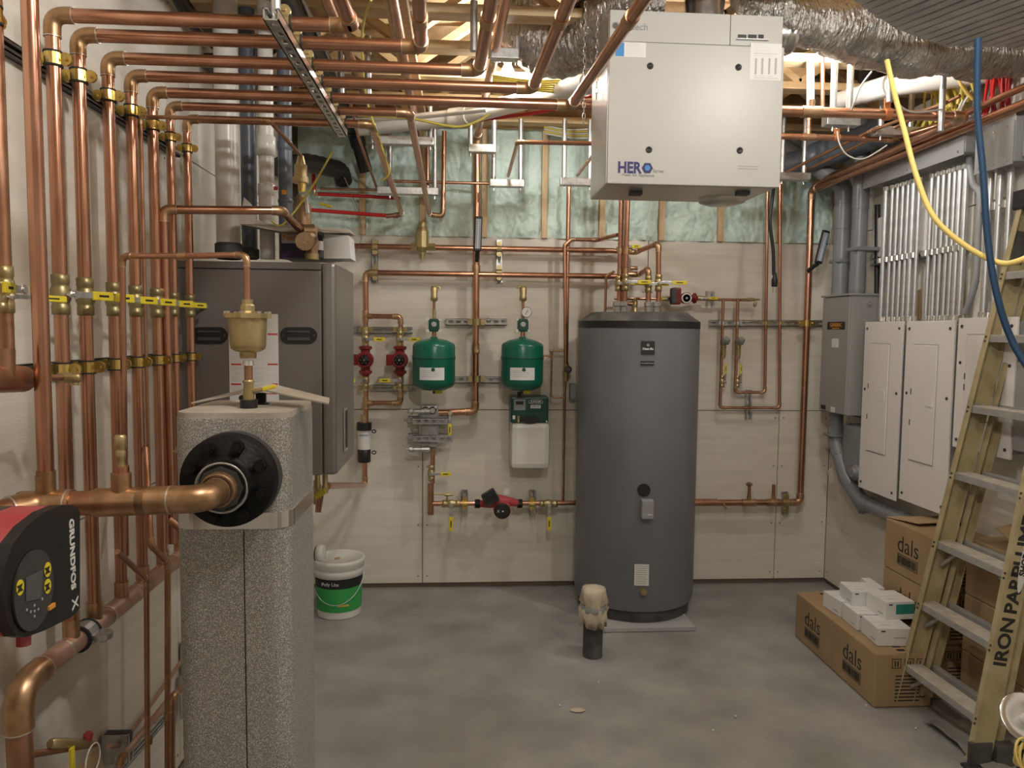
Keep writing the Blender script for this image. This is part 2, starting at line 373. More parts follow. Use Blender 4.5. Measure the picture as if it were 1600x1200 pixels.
# plywood sheets on a backing, each sheet a piece, joints recessed
def wall_sheets(wall, rects, fn):
    for (a0, b0, a1, b1) in rects:
        g = 0.0025
        p = MB(); q0 = fn(a0+g, b0+g, 0); q1 = fn(a1-g, b1-g, 0.012); p.lo(q0, q1, 0.0015); s_ = p.build('plywood_sheet', 'wall', wall)
        sc_ = MB()
        aa = a0+.03
        for (u, v_) in [(a0+.03, b) for b in (b0+.05, b0+.4, b0+.8, b1-.05)]+[(a1-.03, b) for b in (b0+.05, b0+.4, b0+.8, b1-.05)]:
            c0 = fn(u-.004, v_-.004, .0118); c1 = fn(u+.004, v_+.004, .0126); sc_.lo(c0, c1)
        o_ = sc_.build('screw_heads', 'darksteel', s_); o_['kind'] = 'stuff'
bw = MB().lo((LX-.1, BY+.012, 0), (RX+.1, BY+.14, CZ+.35)); WB = struct('wall_back', bw, 'seam')
xs_low = [LX, -0.245, 2.205, RX]; rows = []
for a, b in zip(xs_low[:-1], xs_low[1:]): rows.append((a, 0.03, b, 1.215))
xs_up = [LX, 1.26, RX]
for a, b in zip(xs_up[:-1], xs_up[1:]): rows.append((a, 1.215, b, 2.41))
wall_sheets(WB, rows, lambda a, b, d: V((a, BY+.012-d, b)))
# studs and sprayed foam above the sheets
studs = [Q(px, 300, 5.0).x for px in (565, 660, 757, 852, 943, 1037, 1130, 1222, 1312)]
for x in studs: MB().lo((x-.019, BY-.03, 2.36), (x+.019, BY+.02, 3.07), .002).build('stud', 'wood_z', WB)
bays = [LX+.02]+studs+[RX]
for a, b in zip(bays[:-1], bays[1:]):
    if b-a < .1: continue
    nxx, nzz = 36, 60; f_ = MB(); a += .021; b -= .021
    for i in range(nxx+1):
        for j in range(nzz+1):
            x = a+(b-a)*i/nxx; z = 2.36+(3.06-2.36)*j/nzz; e = 1-abs(2*i/nxx-1)**4
            d = .012+.03*e*(0.4+noise.noise(V((x*5, z*5, 3)))*.6)+.016*noise.noise(V((x*15, z*11, 9)))+.010*noise.noise(V((x*34, z*30, 1)))+.006*abs(noise.noise(V((x*70, z*70, 4))))
            f_.v.append(V((x, BY+.012-max(d, 0.002), z)))
    for i in range(nxx):
        for j in range(nzz): f_.f.append((i*(nzz+1)+j, (i+1)*(nzz+1)+j, (i+1)*(nzz+1)+j+1, i*(nzz+1)+j+1)); f_.sm.append(True)
    f_.build('spray_foam', 'foam', WB)
MB().lo((LX, BY-.04, 3.06), (RX, BY+.02, 3.10), .002).build('top_plate', 'wood', WB)
MB().lo((LX, BY-.04, 3.104), (RX, BY+.02, 3.144), .002).build('top_plate', 'wood', WB)
MB().lo((LX, BY-.02, 3.15), (RX, BY+.02, 3.37), .002).build('rim_board', 'osb', WB)
WL = struct('wall_left', MB().lo((LX-.14, YF, 0), (LX-.012, BY+.05, CZ+.35)), 'seam')
rr = []; ys = [YF, -.71, .51, 1.73, 2.95, 4.17, BY]
for a, b in zip(ys[:-1], ys[1:]):
    rr.append((a, .03, b, 1.19)); rr.append((a, 1.19, b, 2.42)); rr.append((a, 2.42, b, 3.0))
wall_sheets(WL, rr, lambda a, b, d: V((LX-.012+d, a, b)))
WR = struct('wall_right', MB().lo((RX+.012, YF, 0), (RX+.14, BY+.05, CZ+.35)), 'seam')
rr = []; ys = [YF, -.08, 1.14, 2.36, 3.58, 4.8, BY]
for a, b in zip(ys[:-1], ys[1:]):
    rr.append((a, .03, b, 1.215)); rr.append((a, 1.215, b, 2.40)); rr.append((a, 2.40, b, 3.04))
wall_sheets(WR, rr, lambda a, b, d: V((RX+.012-d, a, b)))
struct('wall_front', MB().lo((LX-.14, YF-.1, 0), (RX+.14, YF, CZ+.4)), 'wall')
CE = struct('ceiling', MB().lo((LX-.14, YF-.1, CZ+.33), (RX+.14, BY+.14, CZ+.37)), 'osb')
# open web floor trusses running across the room
yy = 4.86; k = 0
while yy > -1.4:
    tr = MB(); tr.lo((LX+.0, yy-.045, CZ), (RX, yy+.045, CZ+.038), .002); c = tr.build('bottom_chord', 'wood', CE)
    MB().lo((LX, yy-.045, CZ+.29), (RX, yy+.045, CZ+.328), .002).build('top_chord', 'wood', CE)
    x = LX+.1; s_ = 1
    while x < RX-.35:
        a = V((x, yy, CZ+.04 if s_ > 0 else CZ+.288)); b = V((x+.35, yy, CZ+.288 if s_ > 0 else CZ+.04))
        d = (b-a); Mx = frame((a+b)/2, d, Y_, d.cross(Y_)); MB(Mx).box((0, 0, 0), (d.length, .06, .036)).build('web', 'wood', c)
        x += .35; s_ = -s_
    yy -= .4; k += 1
sb = MB(); sb.lo((P(598, 0, Z=3.0).x, 1.6, 3.008), (P(598, 0, Z=3.0).x+.09, 4.95, 3.047), .003); tag(sb.build('strongback_board', 'wood'), 'pale lumber board running front to back under the joists behind a copper pipe', 'board')
b = MB(); b.lo((.93, 4.2, 2.99), (1.05, 5.0, 3.03), .003); tag(b.build('strongback_board', 'wood'), 'short lumber board under the joists just left of the hanging white ventilator', 'board')
b = MB(frame((1.75, 4.3, 3.17), (.8, -.5, .35), (.5, .8, 0), (-.28, .17, .94))); b.box((0, 0, 0), (1.2, .04, .12), .003); tag(b.build('brace_board', 'wood'), 'slanted lumber brace in the joists right of the hanging white ventilator', 'board')

# ================================================================ LARGE EQUIPMENT
# ---- wall-hung boiler
bx0 = LX+.001; byf = 2.965; bx1 = Q(525, 560, byf).x; bz0 = P(520, 742, Y=byf).z; bz1 = P(400, 409, Y=byf).z
bo = thing('boiler', 'large dark grey wall-hung boiler with two black pull handles and a warning sheet', 'boiler', ((bx0+bx1)/2, 3.2, bz0))
MB().lo((bx0, byf+.0136, bz0), (bx1, 3.46, bz1-0), .0082).build('casing', 'boiler_side', bo)
dx1 = Q(503, 560, byf).x
dr = MB().lo((bx0, byf-.0082, bz0+0), (dx1, byf+.0122, bz1-.0306), .0041).build('door', 'boiler', bo)
MB().lo((bx0, byf-.0027, bz1-.0272), (dx1, byf+.0122, bz1), .0041).build('top_trim', 'boiler', bo)
MB().lo((dx1+.0041, byf-.0082, bz0), (bx1, byf+.034, bz1), .0136).build('corner_trim', 'boiler_side', bo)
for (px, nm) in ((327, 0), (467, 1)):
    c = Q(px, 524, byf-.0088); hnd = MB()
    pts = []
    for i in range(24):
        a = 2*math.pi*i/24; pts.append(c+V(((.0374 if math.cos(a) > 0 else -.0374)+.032*math.cos(a), 0, .032*math.sin(a))))
    h_ = hnd.prism(pts, (0, -.0054, 0)); h_ = h_.build('handle_plate', 'black', dr)
    q = MB(); q.lo(c+V((-.0422, -.0082, .0109)), c+V((.0422, -.0048, .0177)), .0014); q.lo(c+V((-.0422, -.0082, -.0204)), c+V((.0422, -.0048, -.0082)), .0014)
    q.cyl(c+V((.0578, -.0041, 0)), c+V((.0578, -.0075, 0)), .0041, 8); q.cyl(c+V((-.0578, -.0041, 0)), c+V((-.0578, -.0075, 0)), .0041, 8); q.build('handle_grip', 'darksteel', dr)
a = Q(357, 490, byf-.0088); b = Q(436, 632, byf-.0088)
sh = MB().lo((a.x, byf-.0102, b.z), (b.x, byf-.0082, a.z)).build('warning_sheet', 'paper', bo)
q = MB(); yq = byf-.0107
for py in (522, 569, 600):
    for (x0, x1) in ((361, 377), (418, 434)): c0 = Q(x0, py-1, yq); c1 = Q(x1, py+1.6, yq); q.lo((c0.x, yq, c1.z), (c1.x, yq+.0007, c0.z))
c0 = Q(361, 614, yq); c1 = Q(434, 616, yq); q.lo((c0.x, yq, c1.z), (c1.x, yq+.0007, c0.z)); q.build('red_bars', 'redink', sh)
q = MB(); random.seed(3)
for py in range(494, 612, 2):
    if py in (522, 568, 570, 600): continue
    if random.random() < .136: continue
    c0 = Q(361, py-.34, yq); c1 = Q(361+random.uniform(50, 73), py+.34, yq); q.lo((c0.x, yq, c1.z), (c1.x, yq+.0007, c0.z))
q.build('small_print', 'pgrey', sh)
q = MB()
for (px, py) in ((378, 622), (408, 622)): q.cyl(Q(px, py, yq), Q(px, py, yq)+V((0, .0007, 0)), .0122, 14)
q.build('pictogram', 'ink', sh)
# side latch window
sx = bx1+.0007; c0 = P(538, 636, X=sx); c1 = P(548, 694, X=sx)
g = MB().lo((sx, c0.y-.034, c1.z), (sx+.0082, c0.y+.0408, c0.z), .0027).build('side_bracket', 'chrome', bo)
MB().lo((sx+.0014, c0.y-.0204, c1.z+.0136), (sx+.0095, c0.y+.0272, c0.z-.0136)).build('side_slot', 'black', g)
# ---- white hanging ventilator
hx0 = .556; hx1 = 1.232; hy = 2.90; hyb = 3.26; hz0 = 2.312; hz1 = 2.955
hv = thing('ventilation_unit', 'pale grey hanging ventilation unit with blue lettering at lower left and four black plugs', 'ventilation unit', ((hx0+hx1)/2, hy+.15, hz0))
MB().lo((hx0-.002, hy+.012, hz0), (hx1-.01, hyb, hz1), .006).build('casing', 'hrvside', hv)
zs = P(1000, 66, Y=hy).z
dr = MB().lo((hx0, hy-.008, hz0), (hx1, hy+.012, zs-.002), .004).build('door', 'hrv', hv)
xm = Q(1141, 40, hy).x
MB().lo((hx0, hy-.004, zs), (xm-.001, hy+.012, hz1), .003).build('top_panel', 'hrv', hv)
tp = MB().lo((xm+.001, hy-.004, zs), (hx1-.008, hy+.012, hz1), .003).build('control_panel', 'hrv', hv)
yq = hy-.0095
for (px, py) in ((1016, 103), (1154, 105), (1014, 234), (1156, 235)):
    c = Q(px, py, yq); MB().lathe(c+V((0, .002, 0)), (0, -1, 0), [(.0125, 0), (.0125, .003), (.008, .004), (.006, .001), (0.0, .001)], 16).build('plug', 'black', dr)
def sticker(px0, py0, px1, py1, Y, m, parent, name='sticker', th=.0008):
    a = Q(px0, py0, Y); b = Q(px1, py1, Y); return MB().lo((a.x, Y-th, b.z), (b.x, Y, a.z)).build(name, m, parent)
def prints(px0, px1, pys, Y, m, parent, hpx=1.0, rnd=.3, name='small_print'):
    q = MB()
    for py in pys:
        e = px1-random.random()*rnd*(px1-px0); a = Q(px0, py-hpx/2, Y); b = Q(e, py+hpx/2, Y); q.lo((a.x, Y-.0004, b.z), (b.x, Y, a.z))
    return q.build(name, m, parent)
s1 = sticker(962, 65, 1009, 90, yq+.002, 'paper', hv); sticker(962, 66, 975, 88, yq+.0010, 'cyan', s1, 'blue_block'); prints(978, 1006, range(68, 88, 3), yq+.001, 'pgrey', s1)
s2 = sticker(1173, 67, 1220, 126, yq+.002, 'paper', hv)
prints(1178, 1214, (70, 74, 79, 84, 87), yq+.001, 'pgrey', s2, .8, .6); prints(1178, 1216, (119, 122), yq+.001, 'pgrey', s2, .8)
q = MB()
for px in (1181, 1191, 1202, 1212):
    a = Q(px-1, 91, yq+.001); b = Q(px+1, 116, yq+.001); q.lo((a.x, yq, b.z), (b.x, yq+.001, a.z))
q.build('print_columns', 'pgrey', s2)
s3 = sticker(1151, 256, 1205, 279, yq+.002, 'hrv', hv); prints(1153, 1187, (260, 264), yq+.001, 'ink', s3, 1.2, .1); prints(1154, 1185, (269, 273), yq+.001, 'pgrey', s3, .8)
c = Q(965, 262, yq); text('HER', c, X_, Z_, .058, 'blueink', dr, 'LEFT', bold=.0018, sx=.85)
c = Q(1011.5, 262.5, yq); q = MB(); q.hexa(c, c+V((0, -.001, 0)), .0215); q.build('hexagon_mark', 'blueink', dr)
q = MB(); q.hexa(c+V((0, -.001, 0)), c+V((0, -.0016, 0)), .0115); q.build('hexagon_centre', 'cyan', dr)
text('Series', Q(1020, 267, yq), X_, Z_, .018, 'capgrey', dr, 'LEFT'); text('Fresh Air Appliance', Q(972, 273, yq), X_, Z_, .0155, 'capgrey', dr, 'LEFT')
yt = hy-.0055; text('fantech', Q(970, 41, yt), X_, Z_, .036, 'capgrey', hv, 'LEFT')
q = MB(); c = Q(962, 40, yt)
for i in range(16):
    for k in range(3):
        a = 2*math.pi*i/16+k*.3; rr_ = .004+.004*k; p = c+V((math.cos(a)*rr_, 0, math.sin(a)*rr_)); q.lo(p-V((.0012, .0006, .0012)), p+V((.0012, 0, .0012)))
q.build('dotted_mark', 'ink', hv)
q = MB()
for (x0, x1) in ((1153, 1166), (1169, 1182), (1185, 1193)): a = Q(x0, 54, yt); b = Q(x1, 60, yt); q.lo((a.x, yt-.002, b.z), (b.x, yt, a.z), .0008)
q.build('buttons', 'black', tp)
a = Q(1150, 62, yt); b = Q(1200, 63, yt); MB().lo((a.x, yt-.012, b.z), (b.x, yt, a.z)).build('ledge', 'galv', tp)
for px in (993, 1160):
    c = P(px, 300, Z=hz0-.001); MB().lo(c+V((-.025, -.02, -.014)), c+V((.025, .02, .002)), .004).build('drain_latch', 'darksteel', hv)
q = MB().lathe(P(1128, 312, Z=hz0+.001), (0, 0, -1), [(.10, 0), (.095, .012), (.06, .022), (.0, .024)], 20); q.build('bottom_dish', 'hrvside', hv)
# ---- storage tank
tx, ty, tr_, = 1.108, 4.645, .372
tk = thing('water_heater_tank', 'tall dark grey indirect hot water tank with black top rim', 'water tank', (tx, ty, .03))
MB().lathe((tx, ty, 0), Z_, [(tr_*.93, .03), (tr_*.93, .11)], 48).build('base_ring', 'dust_black', tk)
MB().lathe((tx, ty, 0), Z_, [(tr_*.98, .10), (tr_, .14), (tr_, 1.78)], 64).build('shell', 'tank', tk)
lid = MB().lathe((tx, ty, 0), Z_, [(tr_*1.0, 1.812), (tr_*.79, 1.866)], 48).build('top_cover', 'dust_top', tk)
MB().lathe((tx, ty, 0), Z_, [(tr_*.79, 1.866), (0, 1.867)], 48).build('top_plate', 'dust_top', tk)
MB().lathe((tx, ty, 0), Z_, [(tr_*1.006, 1.77), (tr_*1.006, 1.812)], 48).build('rim', 'black', tk)
def front(px, py): # point on the shell as seen in the picture
    d = fw+RT*((px-800)/F)+UP*((600-py)/F); a = d.x**2+d.y**2; b = 2*(d.x*(0-tx)+d.y*(0-ty)); c_ = tx**2+ty**2-(tr_+.002)**2
    t = (-b-math.sqrt(b*b-4*a*c_))/(2*a); return CAM+d*t
def tpatch(px0, py0, px1, py1, m, name='label'):
    a = front((px0+px1)/2, py0); b = front((px0+px1)/2, py1); n = V((a.x-tx, a.y-ty, 0)).normalized(); r_ = n.cross(Z_)*-1
    wd = (px1-px0)/F*(a.y)*1.02; M4 = frame((a+b)/2, r_, Z_, -n)
    o = MB(M4).box((0, 0, 0), (wd, abs(a.z-b.z), .004)).build(name, m, tk); return (a+b)/2+n*.0025, r_, o
c, r_, o = tpatch(1002, 533, 1023, 554, 'ink', 'maker_label'); text('Heat-flo', c-Z_*.006, r_, Z_, .019, 'paper', o, bold=.0006)
q = MB(); q.lathe(c+Z_*.016, r_.cross(Z_), [(.008, 0), (.008, .001), (.0065, .001), (.0065, 0)], 16); q.build('ring_mark', 'pgrey', o)
c, r_, o = tpatch(1001, 564, 1022, 571, 'ink', 'web_label'); text('www.heat-flo.com', c, r_, Z_, .010, 'paper', o)
c, r_, o = tpatch(991, 882, 1014, 915, 'paper', 'rating_label')
q = MB(frame(c, r_, Z_, r_.cross(Z_)))
for i in range(9): q.box((0-.003*(i % 2), .055-.013*i, 0), (.074-.008*(i % 3), .0035, .0008))
q.build('small_print', 'pgrey', o)
c = front(1006, 766); n = V((c.x-tx, c.y-ty, 0)).normalized(); MB().cyl(c-n*.01, c+n*.004, .038, 24).build('round_cap', 'black', tk)
c = front(1010, 794); n = V((c.x-tx, c.y-ty, 0)).normalized(); M4 = frame(c+n*.02, n.cross(Z_)*-1, Z_, -n); q = MB(M4).box((0, 0, 0), (.068, .11, .05), .006).build('thermostat_box', 'capgrey', tk)
MB(M4).box((.012, -.028, -.027), (.028, .005, .002)).build('thermostat_print', 'paper', q)
c = front(1005, 924); n = V((c.x-tx, c.y-ty, 0)).normalized(); q = MB().hexa(c-n*.01, c+n*.02, .02); q.cyl(c+n*.02, c+n*.035, .012); q.build('drain_valve', 'brass', tk)
b = MB(); a0 = P(940, 990, Z=0); b.lo((a0.x, a0.y+.01, .002), (P(1085, 985, Z=0).x, a0.y+.5, .028), .003); tag(b.build('tank_pad', 'pgrey'), 'thin grey square pad on the floor beneath the tall tank', 'pad')

# ---- air and dirt separator in its insulation jacket
sx0, sx1 = -.695, -.415; sy0, sy1 = 1.86, 2.20; szt = 1.535; szb = .16
sp = thing('hydraulic_separator', 'tall hydraulic separator in sparkling dark grey insulation jacket with black flange', 'separator', ((sx0+sx1)/2, 2.0, .0))
def rrect(x0, x1, y0, y1, rd, z, n=8):
    out = []
    for (cx, cy, a0) in ((x1-rd, y1-rd, 0), (x0+rd, y1-rd, 90), (x0+rd, y0+rd, 180), (x1-rd, y0+rd, 270)):
        for k in range(n+1): a = math.radians(a0+90*k/n); out.append(V((cx+rd*math.cos(a), cy+rd*math.sin(a), z)))
    return out
zb = P(390, 815, Y=1.86).z
def shell(x0, x1, z0, z1, nm, m, rd=.05):
    return MB().prism(rrect(x0, x1, sy0, sy1, rd, z0), (0, 0, z1-z0))
mid = Q(382, 900, 1.86).x
for (z0, z1) in ((szb, zb-.012), (zb+.012, szt-.006)):
    o = shell(sx0, sx1, z0, z1, '', '').build('jacket', 'jacket', sp)
for p in o.data.polygons: pass
MB().lo((mid-.0012, sy0-.0012, szb), (mid+.0012, sy0+.02, zb-.012)).build('jacket_joint', 'ink', sp)
MB().prism(rrect(sx0-.002, sx1+.002, sy0-.002, sy1+.002, .052, zb-.018), (0, 0, .04)).build('metal_band', 'chrome', sp)
q = MB(); pts = rrect(sx0+.004, sx1-.004, sy0+.004, sy1-.004, .045, szt-.01)
q.prism([p+V((noise.noise(p*30)*.003, noise.noise(p*27)*.003, 0)) for p in pts], (0, 0, .018)); q.build('foam_core', 'foamcore', sp)
a = Q(393, 650, 2.0)
q = MB(); zt = szt+.014
q.prism([V((-.70, 2.02, zt)), V((-.53, 2.13, zt+.045)), V((-.34, 2.0, zt+.015)), V((-.33, 1.93, zt+.008)), V((-.53, 2.04, zt+.035))], (0, 0, .004)); q.build('foam_scrap', 'foamcore', sp)
q = MB(); c0 = Q(276, 700, 1.98); q.prism([Q(270, 706, 1.96), Q(297, 672, 1.96), Q(300, 690, 1.96), Q(278, 708, 1.96)], (0, .02, 0)); q.build('jacket_flap', 'foamcore', sp)
MB().lo((-.62, 1.95, 0), (-.49, 2.1, szb+.01), .004).build('foot_post', 'black', sp)
MB().lo((-.69, 1.88, 0), (-.42, 2.16, .012), .004).build('foot_plate', 'black', sp)
fc = Q(355, 752, 1.80); R_ = 72/F*1.80
def yl(c, r, h0, h1, seg=32): return MB().lathe(c, (0, -1, 0), [(r, h0), (r, h1)], seg, True)
MB().lathe(fc, (0, -1, 0), [(R_*1.02, -.075), (R_*1.02, -.032), ], 48).build('back_flange', 'darksteel', sp)
fo = MB().lathe(fc, (0, -1, 0), [(R_, -.032), (R_, .0), (R_*.985, .003), (R_*.60, .003), (R_*.58, .012), (R_*.50, .02), (R_*.48, .02)], 48).build('flange', 'blackiron', sp)
for i in range(8):
    a = math.pi/8+i*math.pi/4+.06; p = fc+V((math.cos(a), 0, math.sin(a)))*R_*.80
    q = MB().lathe(p, (0, -1, 0), [(.0145, .003), (.0145, .006)], 14); q.hexa(p-Y_*.006, p-Y_*.019, .0145); q.cyl(p-Y_*.019, p-Y_*.029, .008); q.build('bolt', 'blackiron', fo)
rc = fc+V((-.008, 0, -.012))
MB().lathe(rc, (0, -1, 0), [(.062, .0), (.062, .019), (.059, .022), (.055, .019), (.05, .012)], 32).build('bushing_ring', 'galv', fo)
MB().tube([rc-Y_*.005, rc-Y_*.03], .052, 8, smooth=False).build('hex_bushing', 'darksteel', fo)
MB().lathe(rc, (0, -1, 0), [(.041, .02), (.041, .05), (.036, .055), (.034, .05)], 24).build('threaded_nipple', 'bronze', fo)
# main pipe from the flange to the pump
pe = rc-Y_*.13
pl = [rc-Y_*.035, pe, V((Q(110, 782, pe.y).x, pe.y, Q(110, 783, pe.y).z)), Q(-20, 792, 1.50), Q(-30, 1010, 1.44)]
pe2 = V((pl[2].x, pe.y, pe.z-.012)); mp_ = pipe('thick copper pipe curving out of the black flange towards the big red pump', [rc-Y_*.035, pe, V((Q(60, 782, pe.y).x, pe.y, pe.z-.012)), V((-1.03, 1.45, pe.z-.012)), V((-1.04, 1.43, .9))], .0265, m='copper_old', rb=.055, couplings=[V((Q(245, 783, pe.y).x, pe.y, pe.z-.004))], tees=[(V((Q(190, 783, pe.y).x, pe.y, pe.z)), Z_, .018), (V((Q(72, 783, pe.y).x, pe.y, pe.z)), Z_, .017)])
YM = pe.y
# stub with air vent on the main pipe
c = Q(190, 765, YM); stub = pipe('short copper stub with brass plug standing on the thick pipe at left', [V((c.x, YM, pe.z+.0)), V((c.x, YM, Q(190, 728, YM).z))], .0165)
q = MB().lathe(V((c.x, YM, Q(190, 730, YM).z)), Z_, [(.010, 0), (.008, .015), (.0105, .022), (.0105, .035), (.009, .038), (.0125, .044), (.0125, .060), (.0125, .066), (.010, .07)], 16); q.build('brass_plug', 'brass', stub)
# pot air vent on top of the separator
c = Q(389, 640, 1.98); vt = thing('air_vent', 'large brass pot-shaped air vent standing on the insulated separator', 'air vent', (c.x, c.y, szt))
zz = lambda py: Q(389, py, 1.98).z
s_ = 1.98/F
MB().lathe((c.x, c.y, 0), Z_, [(.022, szt), (.022, szt+.03)], 16).build('black_socket', 'black', vt)
MB().lathe((c.x, c.y, 0), Z_, [(.014, szt+.03), (.014, zz(622)), (.013*1.1, zz(618)), (.012, zz(600)), (.016, zz(596)), (.011, zz(593))], 16).build('ball_valve_body', 'brass', vt)
MB().cyl((c.x, c.y, zz(596)), (c.x, c.y, zz(570)), .0105).build('copper_nipple', 'copper_old', vt)
MB().lathe((c.x, c.y, 0), Z_, [(.015, zz(571)), (.013, zz(563))], 12).build('union', 'chrome', vt)
MB().lathe((c.x, c.y, 0), Z_, [(.020, zz(560)), (.021, zz(550)), (.03, zz(549)), (.042, zz(545)), (.0445, zz(538)), (.0475, zz(500)), (.047, zz(496))], 28).build('float_pot', 'brass', vt)
capz = zz(497)
q = MB(); pts = []
for i in range(48):
    a = 2*math.pi*i/48; rr_ = .055+.006*max(0, math.cos(8*a)); pts.append(V((c.x+rr_*math.cos(a), c.y+rr_*math.sin(a), capz)))
q.prism(pts, (0, 0, .012)); q.lathe((c.x, c.y, 0), Z_, [(.035, capz+.012), (.018, capz+.018), (.018, zz(478)), (.014, zz(475)), (.014, zz(468))], 8, False); q.build('cap', 'brass', vt)
q = MB()
for i in range(8):
    a = 2*math.pi*i/8; q.hexa((c.x+.054*math.cos(a), c.y+.054*math.sin(a), capz+.012), (c.x+.054*math.cos(a), c.y+.054*math.sin(a), capz+.017), .006)
q.build('cap_screws', 'chrome', vt)
q = MB(); q.cyl((c.x, c.y, zz(612)), (c.x+.045, c.y-.01, zz(607)), .006, 10); q.build('side_valve', 'brass', vt)
MB(frame((c.x+.055, c.y-.012, zz(605)), (1, 0, .25), Y_, (-.25, 0, 1))).box((0, 0, 0), (.035, .012, .010), .003).build('side_lever', 'yellow', vt)
q = MB(); q.lathe(Q(408, 632, 2.08), Z_, [(.022, -.02), (.022, .005), (.014, .006), (.014, .03), (.01, .032)], 14); tag(q.build('test_port', 'black'), 'small black capped port on the separator behind the brass air vent', 'port')
pipe('thin copper vent line bridging in front of the boiler down to the brass pot vent', [V((c.x, c.y, zz(470))), V((c.x, c.y, Q(380, 398, 1.98).z)), Q(285, 400, 2.03), V((Q(191, 400, 2.08).x, 2.08, Q(191, 400, 2.08).z)), Q(197, 868, 2.12)], .0078, couplings=[Q(285, 400, 2.03)], rb=.02)

# ---- red pump with its black control face, face looks to the right
fx = -.75
pm = thing('circulator_pump', 'large red circulator pump with round control dial and vertical white lettering', 'pump', P(60, 1010, X=fx-.06))
outl = [(96, 789), (112, 789), (122, 794), (125, 802), (125, 948), (122, 955), (112, 964), (70, 985), (40, 996), (26, 994), (14, 975), (6, 945), (4, 915), (8, 885), (20, 850), (42, 822), (70, 800)]
fp = [P(a, b, X=fx) for a, b in outl]; cen = V((fx, 1.36, P(60, 890, X=fx).z))
MB().prism(fp, (-.022, 0, 0)).build('face_plate', 'black', pm)
def scl(k, off): return [V((fx+off, cen.y+(p.y-cen.y)*k, cen.z+(p.z-cen.z)*k)) for p in fp]
MB().prism(scl(.985, -.020), (-.07, 0, 0)).build('motor_housing', 'redpump', pm)
MB().prism(scl(.99, -.088), (-.04, 0, 0)).build('rear_rim', 'darksteel', pm)
q = MB().lathe((fx-.10, cen.y-.0, cen.z), (-1, 0, 0), [(.10, 0), (.10, .07), (.07, .11)], 28); q.build('pump_body', 'redpump', pm)
q = MB().lathe(V((fx-.13, 1.28, cen.z)), (0, 0, -1), [(.05, .0), (.05, .13), (.07, .135), (.07, .15)], 24); q.build('suction_port', 'redpump', pm)
q = MB().lathe(V((fx-.13, 1.28, cen.z)), (0, 0, -1), [(.07, .155), (.07, .175), (.045, .18)], 24); q.build('port_flange', 'blackiron', pm)
c0 = P(50, 922, X=fx); dc = V((fx+.0, c0.y, c0.z)); rv = abs(P(50, 860, X=fx).z-P(50, 985, X=fx).z)/2
ry = abs(P(82, 922, X=fx).y-P(19, 922, X=fx).y)/2
pts = [V((fx+.001, dc.y+ry*math.cos(2*math.pi*i/40), dc.z+rv*math.sin(2*math.pi*i/40))) for i in range(40)]
dl = MB().prism(pts, (.004, 0, 0)).build('control_dial', 'darksteel', pm)
x_ = fx+.0055
def dot(px, py, ry_, rz_, m, nm):
    c = P(px, py, X=x_); return MB().prism([V((x_, c.y+ry_*math.cos(2*math.pi*i/20), c.z+rz_*math.sin(2*math.pi*i/20))) for i in range(20)], (.001, 0, 0)).build(nm, m, pm)
for (px, py) in ((31, 918), (74, 890), (74, 916)):
    o = dot(px, py, .011, .0135, 'yellow', 'status_mark')
    c = P(px, py, X=x_+.001); text('x', c, Y_, Z_, .018, 'ink', o, bold=.002)
c0 = P(40, 905, X=x_); c1 = P(65, 940, X=x_); MB().prism([P(40, 903, X=x_), P(66, 890, X=x_), P(64, 935, X=x_), P(40, 940, X=x_)], (.001, 0, 0)).build('screen', 'screen', pm)
q = MB()
for (px, py) in ((42, 953), (54, 946), (66, 936), (54, 963), (48, 956), (60, 952), (54, 955)): c = P(px, py, X=x_); q.box(c, (.001, .004, .004))
q.build('button_print', 'pgrey', pm)
c = P(80, 948, X=x_); MB(frame(c, Y_, Z_, X_)).box((0, 0, 0), (.022, .009, .006), .002).build('orange_clip', 'orange', pm)
c = P(113, 866, X=fx+.0008); text('GRUNDFOS', c, (0, 0, -1), Y_, .0235, 'paper', pm, sx=1.12, bold=.0006)
c = P(117, 943, X=fx+.0008); text('X', c, (0, 0, -1), Y_, .034, 'paper', pm, bold=0)
q = MB(); q.cyl(P(37, 985, X=fx-.03), P(37, 1008, X=fx-.03)+V((0, 0, 0)), .012); q.build('red_foot', 'redpump', pm)
pipe('brown copper elbow below the big red pump at the left edge of the picture', [V((fx-.13, 1.28, cen.z-.18)), V((fx-.13, 1.28, cen.z-.30)), V((fx-.30, 1.28, cen.z-.32))], .05, m='copper_old', rb=.07)

